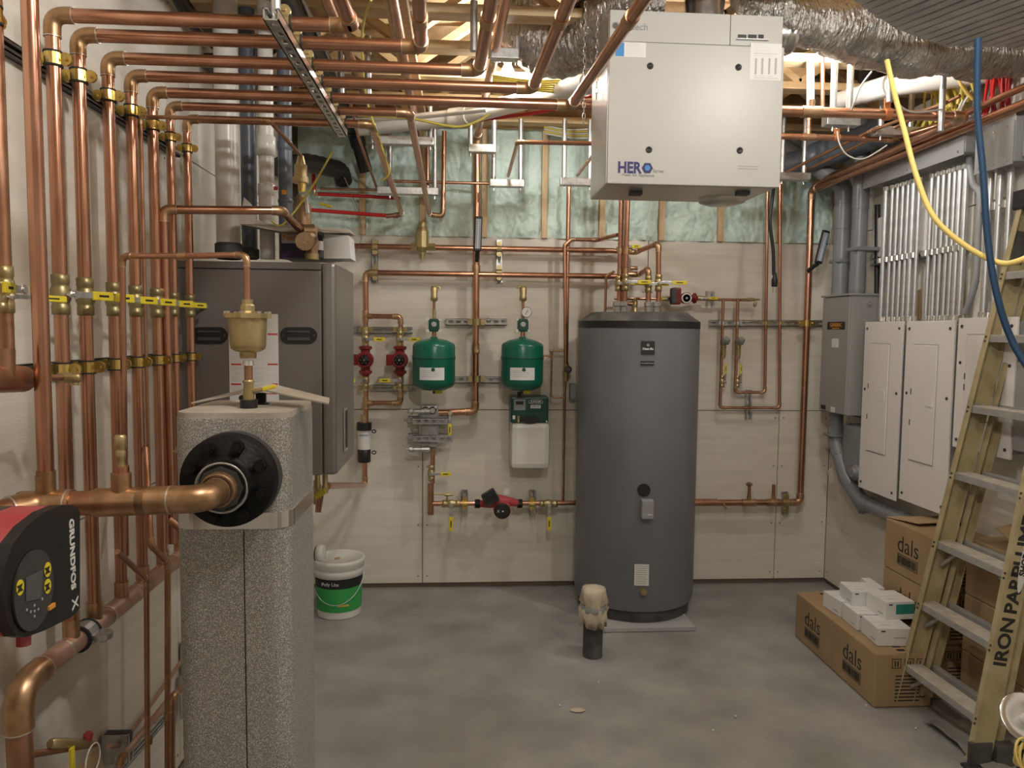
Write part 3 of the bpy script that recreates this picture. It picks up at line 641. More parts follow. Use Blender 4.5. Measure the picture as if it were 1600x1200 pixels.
# ================================================================ LEFT WALL PIPEWORK
PX = -1.006; HZ = 0.92; TZ = 2.512
HR = .0272
L = [(88, 550, 47, .0173), (127, 658, 88, .0173), (172, 748, 121, .0167), (207, 832, 150, .0167), (240, 893, 173, .0167), (267, 640, 189, .0146), (293, 580, 208, .0146)]
LY = [P(x, 250, X=PX).y for (x, _, _, _) in L]
turn = {0: (533, -2), 1: (655, -2), 2: (768, -2), 3: (890, -2), 4: (1007, -2)}
for i, (x, ex, ey, r) in enumerate(L):
    y = LY[i]; c = Q(ex, ey, y); z = TZ; c.z = z if i < 5 else c.z
    pts = [V((PX, y, HZ+HR*.6)), V((PX, y, z)), V((c.x, y, z))]
    zv = 1.825; cp = [V((PX, y, zv+.0612)), V((PX, y, zv-.0612))]
    if i < 5:
        t = P(turn[i][0], turn[i][1], Z=z); d = (t-pts[-1]).normalized(); e = t+d*1.6; pts.append(e)
        cp.append(t-d*.12)
        lab = f"copper pipe turning towards the camera overhead, {ordn(i)} from the left of the five"
    elif i == 5:
        pts += [Q(671, 335, 4.93), Q(692, 338, 4.93), Q(694, 205, 4.93)]; lab = 'overhead copper pipe running to the back wall, ending in a U bend at the foam'
    else:
        pts += [Q(628, 335, 4.90), Q(603, 338, 4.90)]; lab = 'farthest riser of the left wall row, its top run reaching the red lines'
    pipe(lab, pts, r, couplings=[cp[-1]] if i < 5 else (), group='risers of the left wall row', rb=r*1.9)
    hd = (Y_+X_*.30).normalized()
    valve(f"brass ball valve with yellow lever on the {ordn(i)} riser of the left wall row", (PX, y, 1.828), r*.92, Z_, hd, (X_-Y_*.30), .135, 'ball valves of the left wall row', body='brass_dull')
    clamp(f"brass clamp under the top bend of the {ordn(i)} riser on the left wall", (PX, y, 2.406), r, Z_, X_, 'upper clamps on the left wall', ears=2)
    clamp(f"brass clamp below the ball valve of the {ordn(i)} riser on the left wall", (PX, y, P(300, 560, X=PX).z+.0068), r, Z_, X_, 'lower clamps on the left wall', ears=2)
zc2 = P(300, 560, X=PX).z+.0068
strut('long dark strut channel on the left wall behind the upper brass clamps', (LX+.0014, 1.76, 2.406), (LX+.0014, 3.0, 2.406), X_, .0306, .0272, 'darksteel')
strut('long dark strut channel on the left wall behind the lower brass clamps', (LX+.0014, 1.84, zc2), (LX+.0014, 3.0, zc2), X_, .0306, .0272, 'darksteel')
# header
hy1 = P(28, 1090, X=PX).y
hd_pts = [V((PX, hy1, .02)), V((PX, hy1, HZ)), V((PX, 3.02, HZ))]
hd = pipe('thick dusty copper header pipe low on the left wall with a polished elbow', hd_pts, HR, m='copper_dull', mf='copper_dull', rb=.068, seg=20)
for o in hd.children:
    if o.name.startswith('elbow'): o.data.materials[0] = M['fitting']
[o for o in hd.children if o.name.startswith('tube')][0].data.materials[0] = M['copper_old']
for i, y in enumerate(LY): MB().cyl((PX, y, HZ+.0204), (PX, y, HZ+.068), L[i][3]*1.2).build('branch_socket', 'fitting', hd)
for k, y in enumerate((1.95, 2.19, 2.38, 2.69)): MB().cyl((PX, y-.0041, HZ), (PX, y+.0041, HZ), HR*1.05, 20).build('solder_ring', 'solder', hd)
t = clamp('large brass-edged clamp on the dusty header pipe low on the left wall', (PX, 2.05, HZ), HR*1.05, Y_, V((1, 0, 0)), m='galv', cush=True)
# long nearest riser standing on the main pipe
c = Q(72, 760, YM); pipe('nearest tall copper pipe at left standing on the thick flange pipe', [V((c.x, YM, pe.z)), Q(72, 745, YM), Q(44, -60, YM-.03), Q(40, -200, YM-.05)], .0165, couplings=[Q(72, 752, YM)])
# brown thin gas tube beside the fourth riser, and thin copper lines
pipe('thin brown tube between the fourth and fifth risers on the left wall', [V((PX+0, P(222, 300, X=PX).y, HZ+.136)), V((PX, P(222, 300, X=PX).y, P(222, 184, X=PX).z)), Q(420, 188, 2.448), Q(470, 243, 2.72)], .0061, m='copper_old', rb=.0136, couplings=[Q(455, 225, 2.652)])
pipe('copper pipe bending out of the left wall row at mid height towards the boiler top', [V((PX+.0204, P(262, 500, X=PX+.0204).y, P(268, 850, X=PX+.0204).z)), V((PX+.0204, P(259, 500, X=PX+.0204).y, P(259, 329, X=PX+.0204).z)), Q(440, 329, 2.754), Q(472, 362, 3.094)], .0146, rb=.0238)
# pipes at the left edge of the frame
c = P(4, 430, X=PX); pl = pipe('copper riser at the very left edge of the picture with its own yellow valve', [V((PX, c.y, 1.66)), V((PX, c.y, 2.87)), V((PX, c.y, 3.5))], .0187, m='copper_old')
valve('brass ball valve with yellow lever on the riser at the very left edge', (PX, c.y, 1.828), .0163, Z_, -Y_+X_*.2, X_, .1088)
q = P(28, 463, X=-0.9248); valve('loose-hanging yellow lever of a valve in front of the two nearest risers', q+V((-.034, 0, 0)), .0095, Z_, Y_*.9+X_*.15, X_, .1632)
MB()
b = clamp('brass clamp at the top left corner of the picture', P(0, 33, X=PX)-V((0, .034, 0)), .0187, Z_, Y_)
c = P(-20, 592, X=-0.9656); e = pipe('fat copper stub pipe low at the left edge with a small branch', [P(-60, 592, X=-0.884), P(34, 592, X=-0.9384)], .0286, m='copper_old')
MB().ball(P(34, 592, X=-0.9384), .0286).build('end_cap', 'copper_old', e)
MB().cyl(P(2, 590, X=-0.9112), P(2, 545, X=-0.9112), .0245).build('upper_tee', 'copper_old', e)
q = pipe('short copper branch with a brass drain valve in front of the lower left clamps', [P(36, 590, X=-0.9248), P(100, 590, X=-0.9044)], .0075, m='copper_old')
MB().lathe(P(100, 590, X=-0.9044), X_, [(.0095, -.0136), (.0122, 0), (.0109, .034), (.0068, .0374)], 12).build('drain_valve', 'brass', q)
MB().cyl(P(116, 590, X=-0.9044), P(116, 602, X=-0.9044), .0102).build('outlet', 'brass', q)

# ---- lower left small lines
Y1 = 2.2
def U(px, py, X=-0.884): return P(px, py, X=X)
pipe('slim copper line dropping in front of the dusty header, leftmost of the slim ones', [U(183, 862), U(229, 905), U(232, 1500)], .0075, rb=.0136, m='copper_old')
pipe('slim copper line with an offset at the top, second from the jacketed separator', [U(228, 700, -0.98), U(236, 852, -0.91), U(262, 880), U(262, 1500)], .0088, rb=.0136, m='copper_old')
pipe('copper line beside the separator jacket ending in a bend back to the left', [U(264, 812, -0.91), U(301, 842, -0.84), U(301, 1058, -0.84), U(268, 1092, -0.84), U(266, 1500, -0.84)], .0112, rb=.0204, m='copper_old')
pipe('long slanting thin copper line near the bottom left going down to the lower valve', [P(293, 1020, X=-1.0336), P(190, 1165, X=-1.0336), P(170, 1166, X=-1.02)], .0075, m='copper_dull', rb=.0204)
pipe('second slanting copper line parallel to the lower one at the bottom left', [U(262, 1095, -0.98), U(190, 1185, -0.98), U(165, 1300, -0.98)], .0102, m='copper_dull')
strut('zinc strut piece low on the left wall beside the separator jacket, upper', P(284, 1002, X=LX+.0068), P(285, 1050, X=LX+.0068), X_, .0408, .065, 'galv', slots=False)
strut('zinc strut piece low on the left wall beside the separator jacket, lower', P(284, 1052, X=LX+.0204), P(284, 1120, X=LX+.0204), X_, .0408, .065, 'galv', slots=False)
clamp('brass clamp on the slim copper line at the bottom left, right one', U(264, 1118, -0.854), .0116, Z_, Y_, m='brass', cush=False)
clamp('bronze clamp on the slim copper line at the bottom left, left one', U(232, 1158), .0088, Z_, Y_, m='bronze', cush=False)
strut('slanted zinc rail behind the slim lines at the bottom left', P(262, 1110, X=LX+.034), P(160, 1225, X=LX+.034), X_, .0272, .0204)
lv = pipe('brass drain valve branch low at the left on the vertical end of the header', [V((PX+.0204, hy1, P(50, 1162, X=PX).z)), P(150, 1162, X=-0.9248)], .0082, m='copper_old')
MB().lathe(P(78, 1162, X=-0.9656), (P(150, 1162, X=-0.9248)-P(78, 1162, X=-0.9656)), [(.0095, 0), (.0129, .0068), (.0136, .0816), (.0109, .0952), (.0122, .1088), (.0109, .136)], 14).build('valve_body', 'brass', lv)
MB().lathe(P(137, 1156, X=-0.9316), (.136, 0, 1), [(.0041, -.0068), (.0109, 0), (.0122, .0136), (.0068, .0204)], 8, False).build('red_knob', 'redpump', lv)
MB().lo(P(112, 1168, X=-0.9384)-V((.0027, .0095, .0612)), P(112, 1168, X=-0.9384)+V((.0027, .0095, 0))).build('yellow_lever', 'yellow', lv)
pc = P(145, 1178, X=-0.9044); MB().tube([pc+V((0, .0374*math.cos(a*math.pi/8), .0374*math.sin(a*math.pi/8)-.0136)) for a in range(17)], .002, 6).build('white_cord', 'paper', lv)
MB().prism([P(120, 1200, X=-0.9248), P(155, 1165, X=-0.9248), P(165, 1215, X=-0.9248), P(115, 1225, X=-0.9248)], (.0014, 0, 0)).build('paper_tag', 'cardin', lv)
strut('grey strut block holding the drain valve branch at the bottom left', P(162, 1145, X=LX+.0068), P(162, 1190, X=LX+.0068), X_, .0408, .0816, 'galv', slots=False)

# ================================================================ OVERHEAD
# front-to-back strut under the horizontal runs
a = Q(424, 86, 1.85); b_ = V((a.x, 2.93, TZ-.03)); a.z = b_.z = TZ-.047
trz = strut('perforated steel strut running front to back under the copper runs', a, b_, Z_, .036, .028, 'galv')
rod = MB(); c = Q(431, 60, 1.88); rod.cyl((c.x, 1.885, TZ-.05), (c.x, 1.885, CZ), .011); tag(rod.build('hanger_rod', 'galv'), 'steel hanger tube holding the near end of the perforated overhead strut', 'rod')
for i, (x, ex, ey, r) in enumerate(L): clamp(f"brass clamp on the overhead strut, {ordn(i)} from the camera", (a.x, LY[i], TZ), r, X_, Z_, 'clamps on the overhead strut', m='brass')
# runs parallel to the room depth, towards the back wall
def run(lab, p0, p1, Z, r, m='copper', ext=1.2, name='copper_pipe', mf='fitting', extra=(), **kw):
    a = P(*p0, Z=Z); b = P(*p1, Z=Z); b.y = min(b.y, 4.93); d = (a-b).normalized(); return pipe(lab, [a+d*ext, b]+list(extra), r, name=name, m=m, mf=mf, **kw)
run('dark overhead copper pipe between the black drain pipe and the first turned pipe', (510, 0), (597, 212), 2.98, .022, 'copper_old')
run('overhead copper pipe in front of the pale board', (614, 0), (654, 212), 2.97, .021, 'copper')
bb = Q(745, 640, 4.96)
cpt = V((Q(745, 300, 4.96).x, 4.96, 0))
top = V((cpt.x, 4.96, 2.99)); nearp = P(790, 0, Z=2.99); dd = (nearp-top).normalized()
pipe('copper pipe dropping down the middle of the back wall between the two green tanks', [nearp+dd*1.2, top, V((cpt.x, 4.96, Q(745, 643, 4.96).z)), V((Q(672, 645, 4.96).x, 4.96, Q(672, 645, 4.96).z))], .0225, rb=.04, couplings=[Q(745, 422, 4.96), Q(745, 545, 4.96)])
MB()
q = MB().cyl(Q(745, 548, 4.94), Q(745, 548, 4.90), .012); tag(q.build('capped_tee', 'fitting'), 'small capped tee outlet on the middle vertical pipe between the green tanks', 'fitting')
ab = run('thick black drain pipe overhead at left', (447, 0), (554, 205), 2.97, .042, 'black', name='drain_pipe', mf='black', cat='pipe', ring=False, extra=[Q(572, 268, 4.93)])
run('grey electrical conduit beside the thick black drain pipe', (473, 0), (565, 205), 3.0, .012, 'galv', name='conduit', mf='galv', cat='conduit', ring=False)
b = MB(); b.tube(smoothpath([P(150+100, -60, X=LX+.0408), P(290, 28, X=LX+.0408), P(338, 76, X=LX+.0408)], 3), .015, 8); tag(b.build('dark_gap_strip', 'black'), 'black strip standing in for the shaded gap along the top of the left wall', 'pipe')  # black tube stands in for the shaded gap above the wall sheets
b = MB().lo(P(320, 92, X=LX+.0204)-V((0, .0136, .034)), P(345, 106, X=LX+.034)+V((.0408, .0136, 0)), .0027); tag(b.build('black_bracket', 'black'), 'small black bracket near the top of the left wall', 'bracket')
# vertical plastic flues above the boiler
def flue(lab, px, y, r, y0, y1, m, cols=(), name='flue_pipe', top=None):
    x = Q(px, 300, y).x; z0 = Q(px, y0, y).z; z1 = top or Q(px, y1, y).z; t = thing(name, lab, 'pipe', (x, y, z0))
    MB().cyl((x, y, z0), (x, y, z1), r, 24).build('tube', m, t)
    for (py0, py1, k, mm) in cols: MB().lathe((x, y, 0), Z_, [(r*1.0, Q(px, py0, y).z), (r*k, Q(px, py0-2, y).z), (r*k, Q(px, py1+2, y).z), (r, Q(px, py1, y).z)], 24).build('collar', mm, t)
    return t
flue('wide white vertical vent pipe with black base collar on the boiler', 356, 3.1416, .0462, 405, -10, 'pvcw', [(405, 380, 1.15, 'dust_black')], top=CZ)
flue('blue-grey vertical flue with orange label behind the brass fittings', 389, 3.264, .032, 405, 40, 'pvcd', [(405, 388, 1.2, 'dust_black'), (330, 322, 1.08, 'pvcd')], top=CZ)
t = flue('white vertical vent pipe with bell couplings right of the blue-grey flue', 417, 3.196, .0299, 405, 210, 'pvcw', [(245, 212, 1.25, 'pvcw'), (308, 287, 1.2, 'pvcw'), (345, 300, 1.1, 'pvcw')], top=CZ)
MB().lo(Q(431, 294, 3.1552)-V((.0082, .0014, .0082)), Q(431, 294, 3.1552)+V((.0082, 0, .0068))).build('label', 'redink', t)
t = flue('second blue-grey flue with orange label, behind the white belled vent', 446, 3.2776, .0286, 405, 210, 'pvcd', [(318, 311, 1.1, 'pvcd'), (236, 220, 1.1, 'pvcd')], top=CZ)
MB().lo(Q(444, 300, 3.2436)-V((.0102, .0014, .0102)), Q(444, 300, 3.2436)+V((.0102, 0, .0082))).build('label', 'orange', t)
# black flexible insulated hose at the back
hp = smoothpath([Q(434, 262, 4.3), Q(475, 255, 4.5), Q(515, 262, 4.8), Q(532, 268, 4.93), Q(537, 285, 5.0)], 8)
b = MB().tube(hp, [.052+.004*(i % 2) for i in range(len(hp))], 16); tag(b.build('insulated_hose', 'black'), 'thick black ribbed hose behind the brass assembly above the boiler', 'hose')
# red lines
pipe('upper short red plastic line on the foam behind the brass assembly', [Q(491, 298, 4.92), Q(491, 303, 4.92), Q(575, 307, 4.92), Q(625, 310, 4.92)], .011, m='redpex', mf='brass', rb=.015, name='red_line')
pipe('lower red plastic line on the foam above the wall panels', [Q(483, 328, 4.90), Q(590, 336, 4.90), Q(622, 338, 4.90)], .012, m='redpex', mf='brass', name='red_line')
b = MB().cyl(Q(489, 262, 4.92), Q(491, 300, 4.92), .012); tag(b.build('red_line', 'redpex'), 'short vertical red line beside the brass assembly', 'pipe')
pipe('thin copper line with brass joints above the two red lines', [Q(500, 295, 4.95), Q(590, 297, 4.95), Q(560, 215, 4.3), Q(545, 150, 3.9)], .008, m='copper_old', couplings=[Q(545, 296, 4.95)])
# brass assembly on the boiler
az = thing('air_separator', 'tall bronze pressure relief and air separator assembly standing on the boiler', 'fitting', Q(488, 405, 3.094))
def lz(px, py0, py1, r0, r1, m, nm, Y=3.094, seg=20):
    c = Q(px, py0, Y); d = Q(px, py1, Y); return MB().lathe((c.x, Y, 0), Z_, [(r0, min(c.z, d.z)), (r1, max(c.z, d.z))], seg).build(nm, m, az)

lz(488, 406, 397, .0306, .0326, 'brass', 'base_nut', seg=6); lz(488, 398, 355, .0272, .0272, 'bronze', 'riser')
MB().cyl(Q(476, 377, 3.06), Q(476, 377, 2.992), .0354, 20).build('side_port', 'bronze', az)
MB().cyl(Q(484, 372, 3.094), Q(476, 377, 3.026), .034, 20).build('side_body', 'bronze', az)
lz(475, 352, 318, .0292, .0286, 'bronze', 'relief_body'); lz(472, 318, 305, .0204, .0204, 'bronze', 'relief_neck'); lz(472, 300, 284, .015, .0163, 'brass_bright', 'spring_nut')
MB(frame(Q(479, 318, 3.0464), (.102, 0, -1), Y_, (1, 0, .102))).box((0, 0, 0), (.0816, .0054, .0136), .002).build('relief_lever', 'galv', az)
lz(470, 286, 277, .0313, .0313, 'brass', 'vent_flange'); lz(470, 278, 258, .0258, .0245, 'brass', 'vent_pot'); lz(470, 258, 243, .0204, .0102, 'brass', 'vent_cap')
MB().cyl(Q(472, 362, 3.0736), Q(490, 362, 3.094), .0306).build('inlet_body', 'bronze', az)
MB().cyl(Q(500, 318, 3.06), Q(518, 323, 3.06), .0054).build('lever_grip', 'yellow', az)
# carton and papers on the boiler
ct = thing('carton', 'white printed product carton with an orange word lying on top of the boiler', 'box', Q(490, 405, 3.2096))
c0 = Q(440, 404, 3.1688); c1 = Q(512, 361, 3.1688)
MB().lo((c0.x, 3.17, c0.z+.0034), (c1.x, 3.38, c1.z), .002).build('box_body', 'paper', ct)
MB().lo((c0.x, 3.166, c0.z+.0034), (c1.x, 3.17, Q(440, 380, 3.1688).z)).build('purple_print', 'purple', ct)
text('Navien', Q(441, 371, 3.164), X_, Z_, .0354, 'orange', ct, 'LEFT', bold=.0007)
MB().prism([Q(505, 404, 3.1416), Q(505, 365, 3.1416), Q(545, 368, 3.1416), Q(548, 404, 3.1416)], (0, .1496, 0)).build('side_flap', 'paper', ct)
q = MB().lathe(Q(499, 404, 3.1008), Z_, [(.0177, 0), (.0177, .0306), (.015, .034), (.015, .0816), (.0197, .083), (.0197, .1054), (0, .1061)], 16); tag(q.build('filter_bottle', 'black'), 'small black capped bottle standing in front of the white carton on the boiler', 'bottle')
q = MB().lathe(Q(499, 392, 3.1008), Z_, [(.016, 0), (.016, .0374)], 16); q.build('bottle_label', 'paper', bpy.data.objects['filter_bottle'])
q = MB()
q.prism([Q(375, 350, 2.958), Q(381, 308, 2.958), Q(392, 318, 2.958), Q(402, 335, 2.958), Q(398, 350, 2.958)], (0, .0027, 0)); tag(q.build('paper_template', 'paper'), 'torn white paper sheet leaning on the grey flue above the boiler', 'paper')
q = MB(); q.prism([Q(374, 350, 3.026), Q(395, 340, 3.06), Q(412, 348, 3.06), Q(450, 352, 3.06), Q(545, 358, 3.128), Q(548, 364, 3.128), Q(440, 362, 3.026)], (0, .17, .0068)); tag(q.build('cardboard_flap', 'foamcore'), 'crumpled cardboard packaging lying across the flues on the boiler', 'cardboard')
q = MB().tube(smoothpath([Q(520, 236, 2.924), Q(495, 280, 2.992), Q(470, 318, 3.026), Q(440, 352, 3.026), Q(424, 345, 3.026)], 6), .0037, 8); tag(q.build('yellow_wire', 'romex'), 'thin yellow wire hanging down to the brass assembly above the boiler', 'cable')
q = MB().tube(smoothpath([Q(580, 0, 2.448), Q(566, 50, 2.652), Q(572, 150, 2.856), Q(600, 240, 2.856), Q(608, 270, 2.856), Q(597, 282, 2.856)], 6), .0041, 8); tag(q.build('yellow_wire', 'romex'), 'yellow wire looping down between the overhead pipes left of the silver hangers', 'cable')
q = MB().tube(smoothpath([Q(560, 180, 3.128), Q(640, 185, 3.128), Q(710, 198, 3.128), Q(745, 190, 3.128), Q(765, 178, 3.128)], 6), .0054, 8); tag(q.build('yellow_wire', 'romex'), 'sagging yellow wire behind the lowest overhead copper runs', 'cable')

# ---- trapeze hangers
def hanger(lab, y, xa, xb, ytop, ybar, x0, x1, h=.041, grp='strut trapeze hangers overhead'):
    t = thing('pipe_hanger', lab, 'hanger', Q((x0+x1)/2, ybar, y), grp)
    zb_ = Q((x0+x1)/2, ybar, y).z
    for px in (xa, xb):
        x = Q(px, ybar, y).x; MB().cyl((x, y, zb_-.015), (x, y, CZ+.0), .015, 12).build('rod', 'galv', t)
        MB().cyl((x, y, zb_-.045), (x, y, zb_-.01), .006, 6).build('bolt', 'chrome', t)
    a = Q(x0, ybar, y); b = Q(x1, ybar, y); MB().lo((a.x, y-.03, zb_-.022), (b.x, y+.03, zb_+.022), .003).build('crossbar', 'galv', t)
hanger('silver hanger with its bar right below the lowest runs, under the overhead bulb', 4.45, 735, 772, 170, 233, 732, 775)
hanger('silver hanger holding the thin copper branch above the back wall foam', 4.75, 771, 813, 170, 287, 765, 818)
hanger('silver hanger left of the white ventilator, above the tank pipes', 4.72, 881, 921, 180, 285, 875, 928)
hanger('silver hanger bar across the sloped copper pipes, the lower of two at left', 4.80, 609, 679, 200, 299, 590, 685)
hanger('silver hanger bar across the sloped copper pipes, the upper of two at left', 4.40, 582, 672, 200, 221, 588, 678)
hanger('near silver hanger beside the second turned pipe at the top', 3.45, 768, 807, 0, 86, 767, 810)
hanger('silver hanger close to the right side of the white ventilator, low', 4.55, 1222, 1256, 200, 276, 1190, 1264)
hanger('silver hanger of the long right-hand pipe under the crinkled duct', 3.45, 1301, 1326, 90, 190, 1288, 1340)
hanger('silver hanger with two rods in front of the cable bundles at right', 3.9, 1376, 1422, 115, 206, 1365, 1432)
for k, (px, y, yb) in enumerate(((575, 3.5, 150), (533, 3.7, 160), (740, 3.1, 80))):
    x = Q(px, 100, y).x; b = MB().cyl((x, y, Q(px, yb, y).z), (x, y, CZ), .015, 12); tag(b.build('hanger_rod', 'galv'), ['steel rod between the second and third turned pipes at the top left', 'steel rod behind the perforated overhead strut', 'long steel rod beside the third turned pipe'][k], 'rod')
for k, (px, y0, y1) in enumerate(((1392, 105, 160), (1475, 120, 205))):
    x = Q(px, 100, 3.38).x; b = MB().cyl((x, 3.38, Q(px, y1, 3.38).z), (x, 3.38, CZ), .014, 12); tag(b.build('hanger_rod', 'galv'), ['white-lit rod ending in the copper-coloured clamp of the long right pipe', 'steel rod in front of the cable bundles, right of the yellow cord'][k], 'rod')
# branch pipes overhead left of ventilator
pipe('copper branch coming out of the ventilator side and bending back to a hanger', [Q(960, 225, 3.9), Q(809, 222, 3.9), Q(794, 275, 4.75)], .011)
pipe('short copper branch with brass joint meeting the hanger left of the ventilator', [Q(935, 232, 4.1), Q(902, 274, 4.72)], .010, couplings=[Q(915, 258, 4.4)])
# long pipes passing behind the ventilator to the right wall
YR = 3.42; zR = Q(1300, 176, YR).z
ex = Q(1568, 180, YR)
r1_ = pipe('long thick copper pipe passing behind the ventilator to the right wall, brightly lit', [V((Q(780, 170, YR).x, YR, zR)), V((2.33, YR, zR)), V((2.33, 4.1, zR-.015)), V((2.33, 4.9, zR-.02))], .0225, rb=.04, tees=[(V((Q(1268, 176, YR).x, YR, zR)), Z_, .012)])
YS = 3.97; zS = Q(1300, 215, YS).z
pipe('lower long copper pipe behind the ventilator bending along the right wall', [V((Q(1180, 213, YS).x, YS, zS)), V((2.30, YS, zS)), V((2.42, 3.75, zS+.02)), V((2.40, 1.6, zS+.05))], .0165, rb=.03, tees=[(V((Q(1263, 215, YS).x, YS, zS)), Z_, .012)])
pipe('short vertical copper riser with brass sleeve joining the two long pipes right of the ventilator', [V((Q(1263, 215, YS).x, YS-.0, zS)), V((Q(1263, 190, YS).x, YS, zS+.3))], .012, couplings=[V((Q(1263, 215, YS).x, YS, zS+.10))])
for k, (px, ww, yy_) in enumerate(((1266, .018, 90), (1285, .010, 90), (1303, .012, 90))):
    b = MB().cyl(Q(px, yy_, 3.6), Q(px, 172, 3.6), ww); tag(b.build('riser_pipe', 'pvcw' if k == 0 else 'copper'), ['white-wrapped riser pipe nearest the right side of the ventilator', 'thin copper riser, middle of three above the long bright pipe', 'thin copper riser, right one of three above the long bright pipe'][k], 'pipe')
for k, (px, py, y, z_) in enumerate(((1386, 165, YR, 0), (1307, 205, YS, 0))):
    c = Q(px, py+10, y); t = thing('hanging_clamp', ['copper-coloured hanging clamp around the long bright pipe behind the yellow cord', 'copper-coloured hanging clamp on the lower long pipe at right'][k], 'clamp', c)
    rr_ = (.0225, .0165)[k]; cz = (zR, zS)[k]
    MB().lathe((c.x-.015, y, cz), X_, [(rr_*1.02, 0), (rr_*1.22, 0), (rr_*1.22, .03), (rr_*1.02, .03)], 18, False).build('band', 'epoxy', t)
    MB().lo((c.x-.015, y-.004, cz+rr_), (c.x+.015, y+.004, cz+rr_+.05), .002).build('neck', 'epoxy', t)
    MB().cyl((c.x, y, cz+rr_+.03), (c.x, y, cz+rr_+.13), .008).build('rod_end', 'chrome', t)
# right wall pipe going from the corner riser towards the camera
XR = 2.42; cz_ = P(1265, 296, X=XR)
YV = 4.93
pv = [Q(1078, 785, YV), Q(1248, 785, YV), Q(1266, 297, YV)]
x_ = Q(1257, 600, YV).x; zl = Q(1240, 785, YV).z; zt_ = Q(1266, 297, YV).z
pipe('tall thick copper riser at the right end of the back wall', [V((1.30, YV, zl)), V((x_, YV, zl)), V((x_, YV, zt_)), P(1600, 163, X=XR), P(1600, 163, X=XR)+V((-.0, -1.6, .0))], .0225, rb=.038, tees=[(V((Q(1170, 785, YV).x, YV, zl)), Z_, .012), (V((Q(1208, 785, YV).x, YV, zl)), Z_, .012)])
clamp('brass clamp on the strut holding the tall copper riser at the right', (x_, YV, Q(1257, 505, YV).z), .0225, Z_, X_, m='brass_bright', cush=False, ears=2)
clamp('brass clamp at the bottom corner of the tall riser at the right', (Q(1228, 785, YV).x, YV, zl), .0225, X_, Z_, m='brass', cush=False, ears=2)
strut('short vertical strut under the bottom corner of the tall right riser', Q(1225, 768, BY-.002), Q(1225, 803, BY-.002), -Y_)
pipe('thin paired copper line slanting overhead right of the ventilator, upper', [Q(1230, 268, 4.5), Q(1360, 205, 3.9), Q(1480, 160, 3.4)], .009, m='copper_old')
pipe('thin paired copper line slanting overhead right of the ventilator, lower', [Q(1255, 268, 4.6), Q(1345, 225, 4.1), Q(1500, 150, 3.5)], .009, m='copper_old')

# ================================================================ BACK WALL PIPEWORK
YB = 4.96
def B(px, py, y=YB): return Q(px, py, y)
def Bl(*pts, y=YB):       # pixel polyline on the wall plane with each leg made exactly level or upright
    out = [B(*pts[0], y=y)]
    for p in pts[1:]:
        q = B(*p, y=y); l = out[-1]
        if abs(q.x-l.x) < .05*abs(q.z-l.z)+.012 and abs(q.x-l.x) < abs(q.z-l.z): q.x = l.x
        elif abs(q.z-l.z) < .05*abs(q.x-l.x)+.012: q.z = l.z
        out.append(q)
    return out
def Bv(label, px, py, r, ax, hd, sd=-Y_, ln=None, y=YB, **k): return valve(label, B(px, py, y), r, ax, hd, sd, ln, **k)
pipe('upper long copper run across the back wall from the boiler to above the tank', Bl((520, 384), (960, 392)), .0185)
pipe('copper link from the upper long run rising to the right riser over the tank', [B(955, 392), B(993, 394), B(1029, 380, 4.72), V((B(1029, 480, 4.72).x, 4.72, 1.87))], .0165, rb=.03)
pipe('lower long copper run across the back wall that drops to the left pump', [B(572, 490)]+Bl((571, 426), (965, 427))[0:2], .0185, rb=.035)
pipe('copper link from the lower long run to the second riser from right over the tank', [B(965, 428), B(998, 429), B(1013, 420, 4.72), V((B(1013, 480, 4.72).x, 4.72, 1.87))], .0165, rb=.03)
# two zone pumps at the left
pipe('left vertical copper leg of the paired small red pumps with its filter', Bl((571, 486), (571, 668)), .0175, tees=[(B(571, 494), X_, .0165), (B(571, 630), X_, .0165)])
pipe('right copper loop of the paired small red pumps', Bl((571, 494), (626, 494), (626, 630), (571, 630)), .0165, rb=.03)
def zpump(label, px, py, grp):
    c = B(px, py, YB-.02); t = thing('zone_pump', label, 'pump', c, grp); r = .052
    for s_ in (-1, 1):
        MB().lathe(c+Z_*s_*.078, Z_, [(.022, -.03), (.026, -.02), (.042, -.008), (.042, .008), (.024, .012)], 8, False).build('flange', 'red', t)
    MB().cyl(c-Z_*.07, c+Z_*.07, .03).build('volute', 'red', t)
    MB().lathe(c-Y_*.0, -Y_, [(.05, -.02), (.054, .0), (.054, .05), (.046, .062)], 24).build('motor', 'red', t)
    MB().lathe(c-Y_*.062, -Y_, [(.034, 0), (.034, .004), (.010, .005), (.010, .008)], 18).build('black_dial', 'black', t)
    MB().lathe(c-Y_*.070, -Y_, [(.008, 0), (.007, .004)], 10).build('centre_screw', 'chrome', t)
    MB().lo(c+V((-.085, -.055, -.035)), c+V((-.045, .0, .035)), .006).build('terminal_box', 'red', t)
    q = MB()
    for i in range(6):
        a = i*math.pi/3; q.box(c+V((math.cos(a)*.022, -.067, math.sin(a)*.022)), (.008, .003, .008))
    q.build('dial_studs', 'darksteel', t)
zpump('small dark red zone pump nearest the boiler', 571, 562, 'paired small red pumps'); zpump('small dark red zone pump nearest the left green tank', 625, 562, 'paired small red pumps')
for (px, nm) in ((571, 'left'), (625, 'right')):
    Bv(f'brass valve with yellow lever above the {nm} small red pump', px, 530, .017, Z_, X_, -Y_, .13)
    Bv(f'brass valve with yellow lever below the {nm} small red pump', px, 594, .017, Z_, -X_, -Y_, .13)
    for py, nn in ((515, 'upper'), (606, 'lower')): clamp(f'brass clamp on the {nn} strut at the {nm} small red pump', B(px, py), .018, Z_, X_, m='brass', cush=False, ears=2)
strut('zinc strut behind the tops of the two small red pumps', B(553, 516, BY-.002), B(645, 516, BY-.002), -Y_)
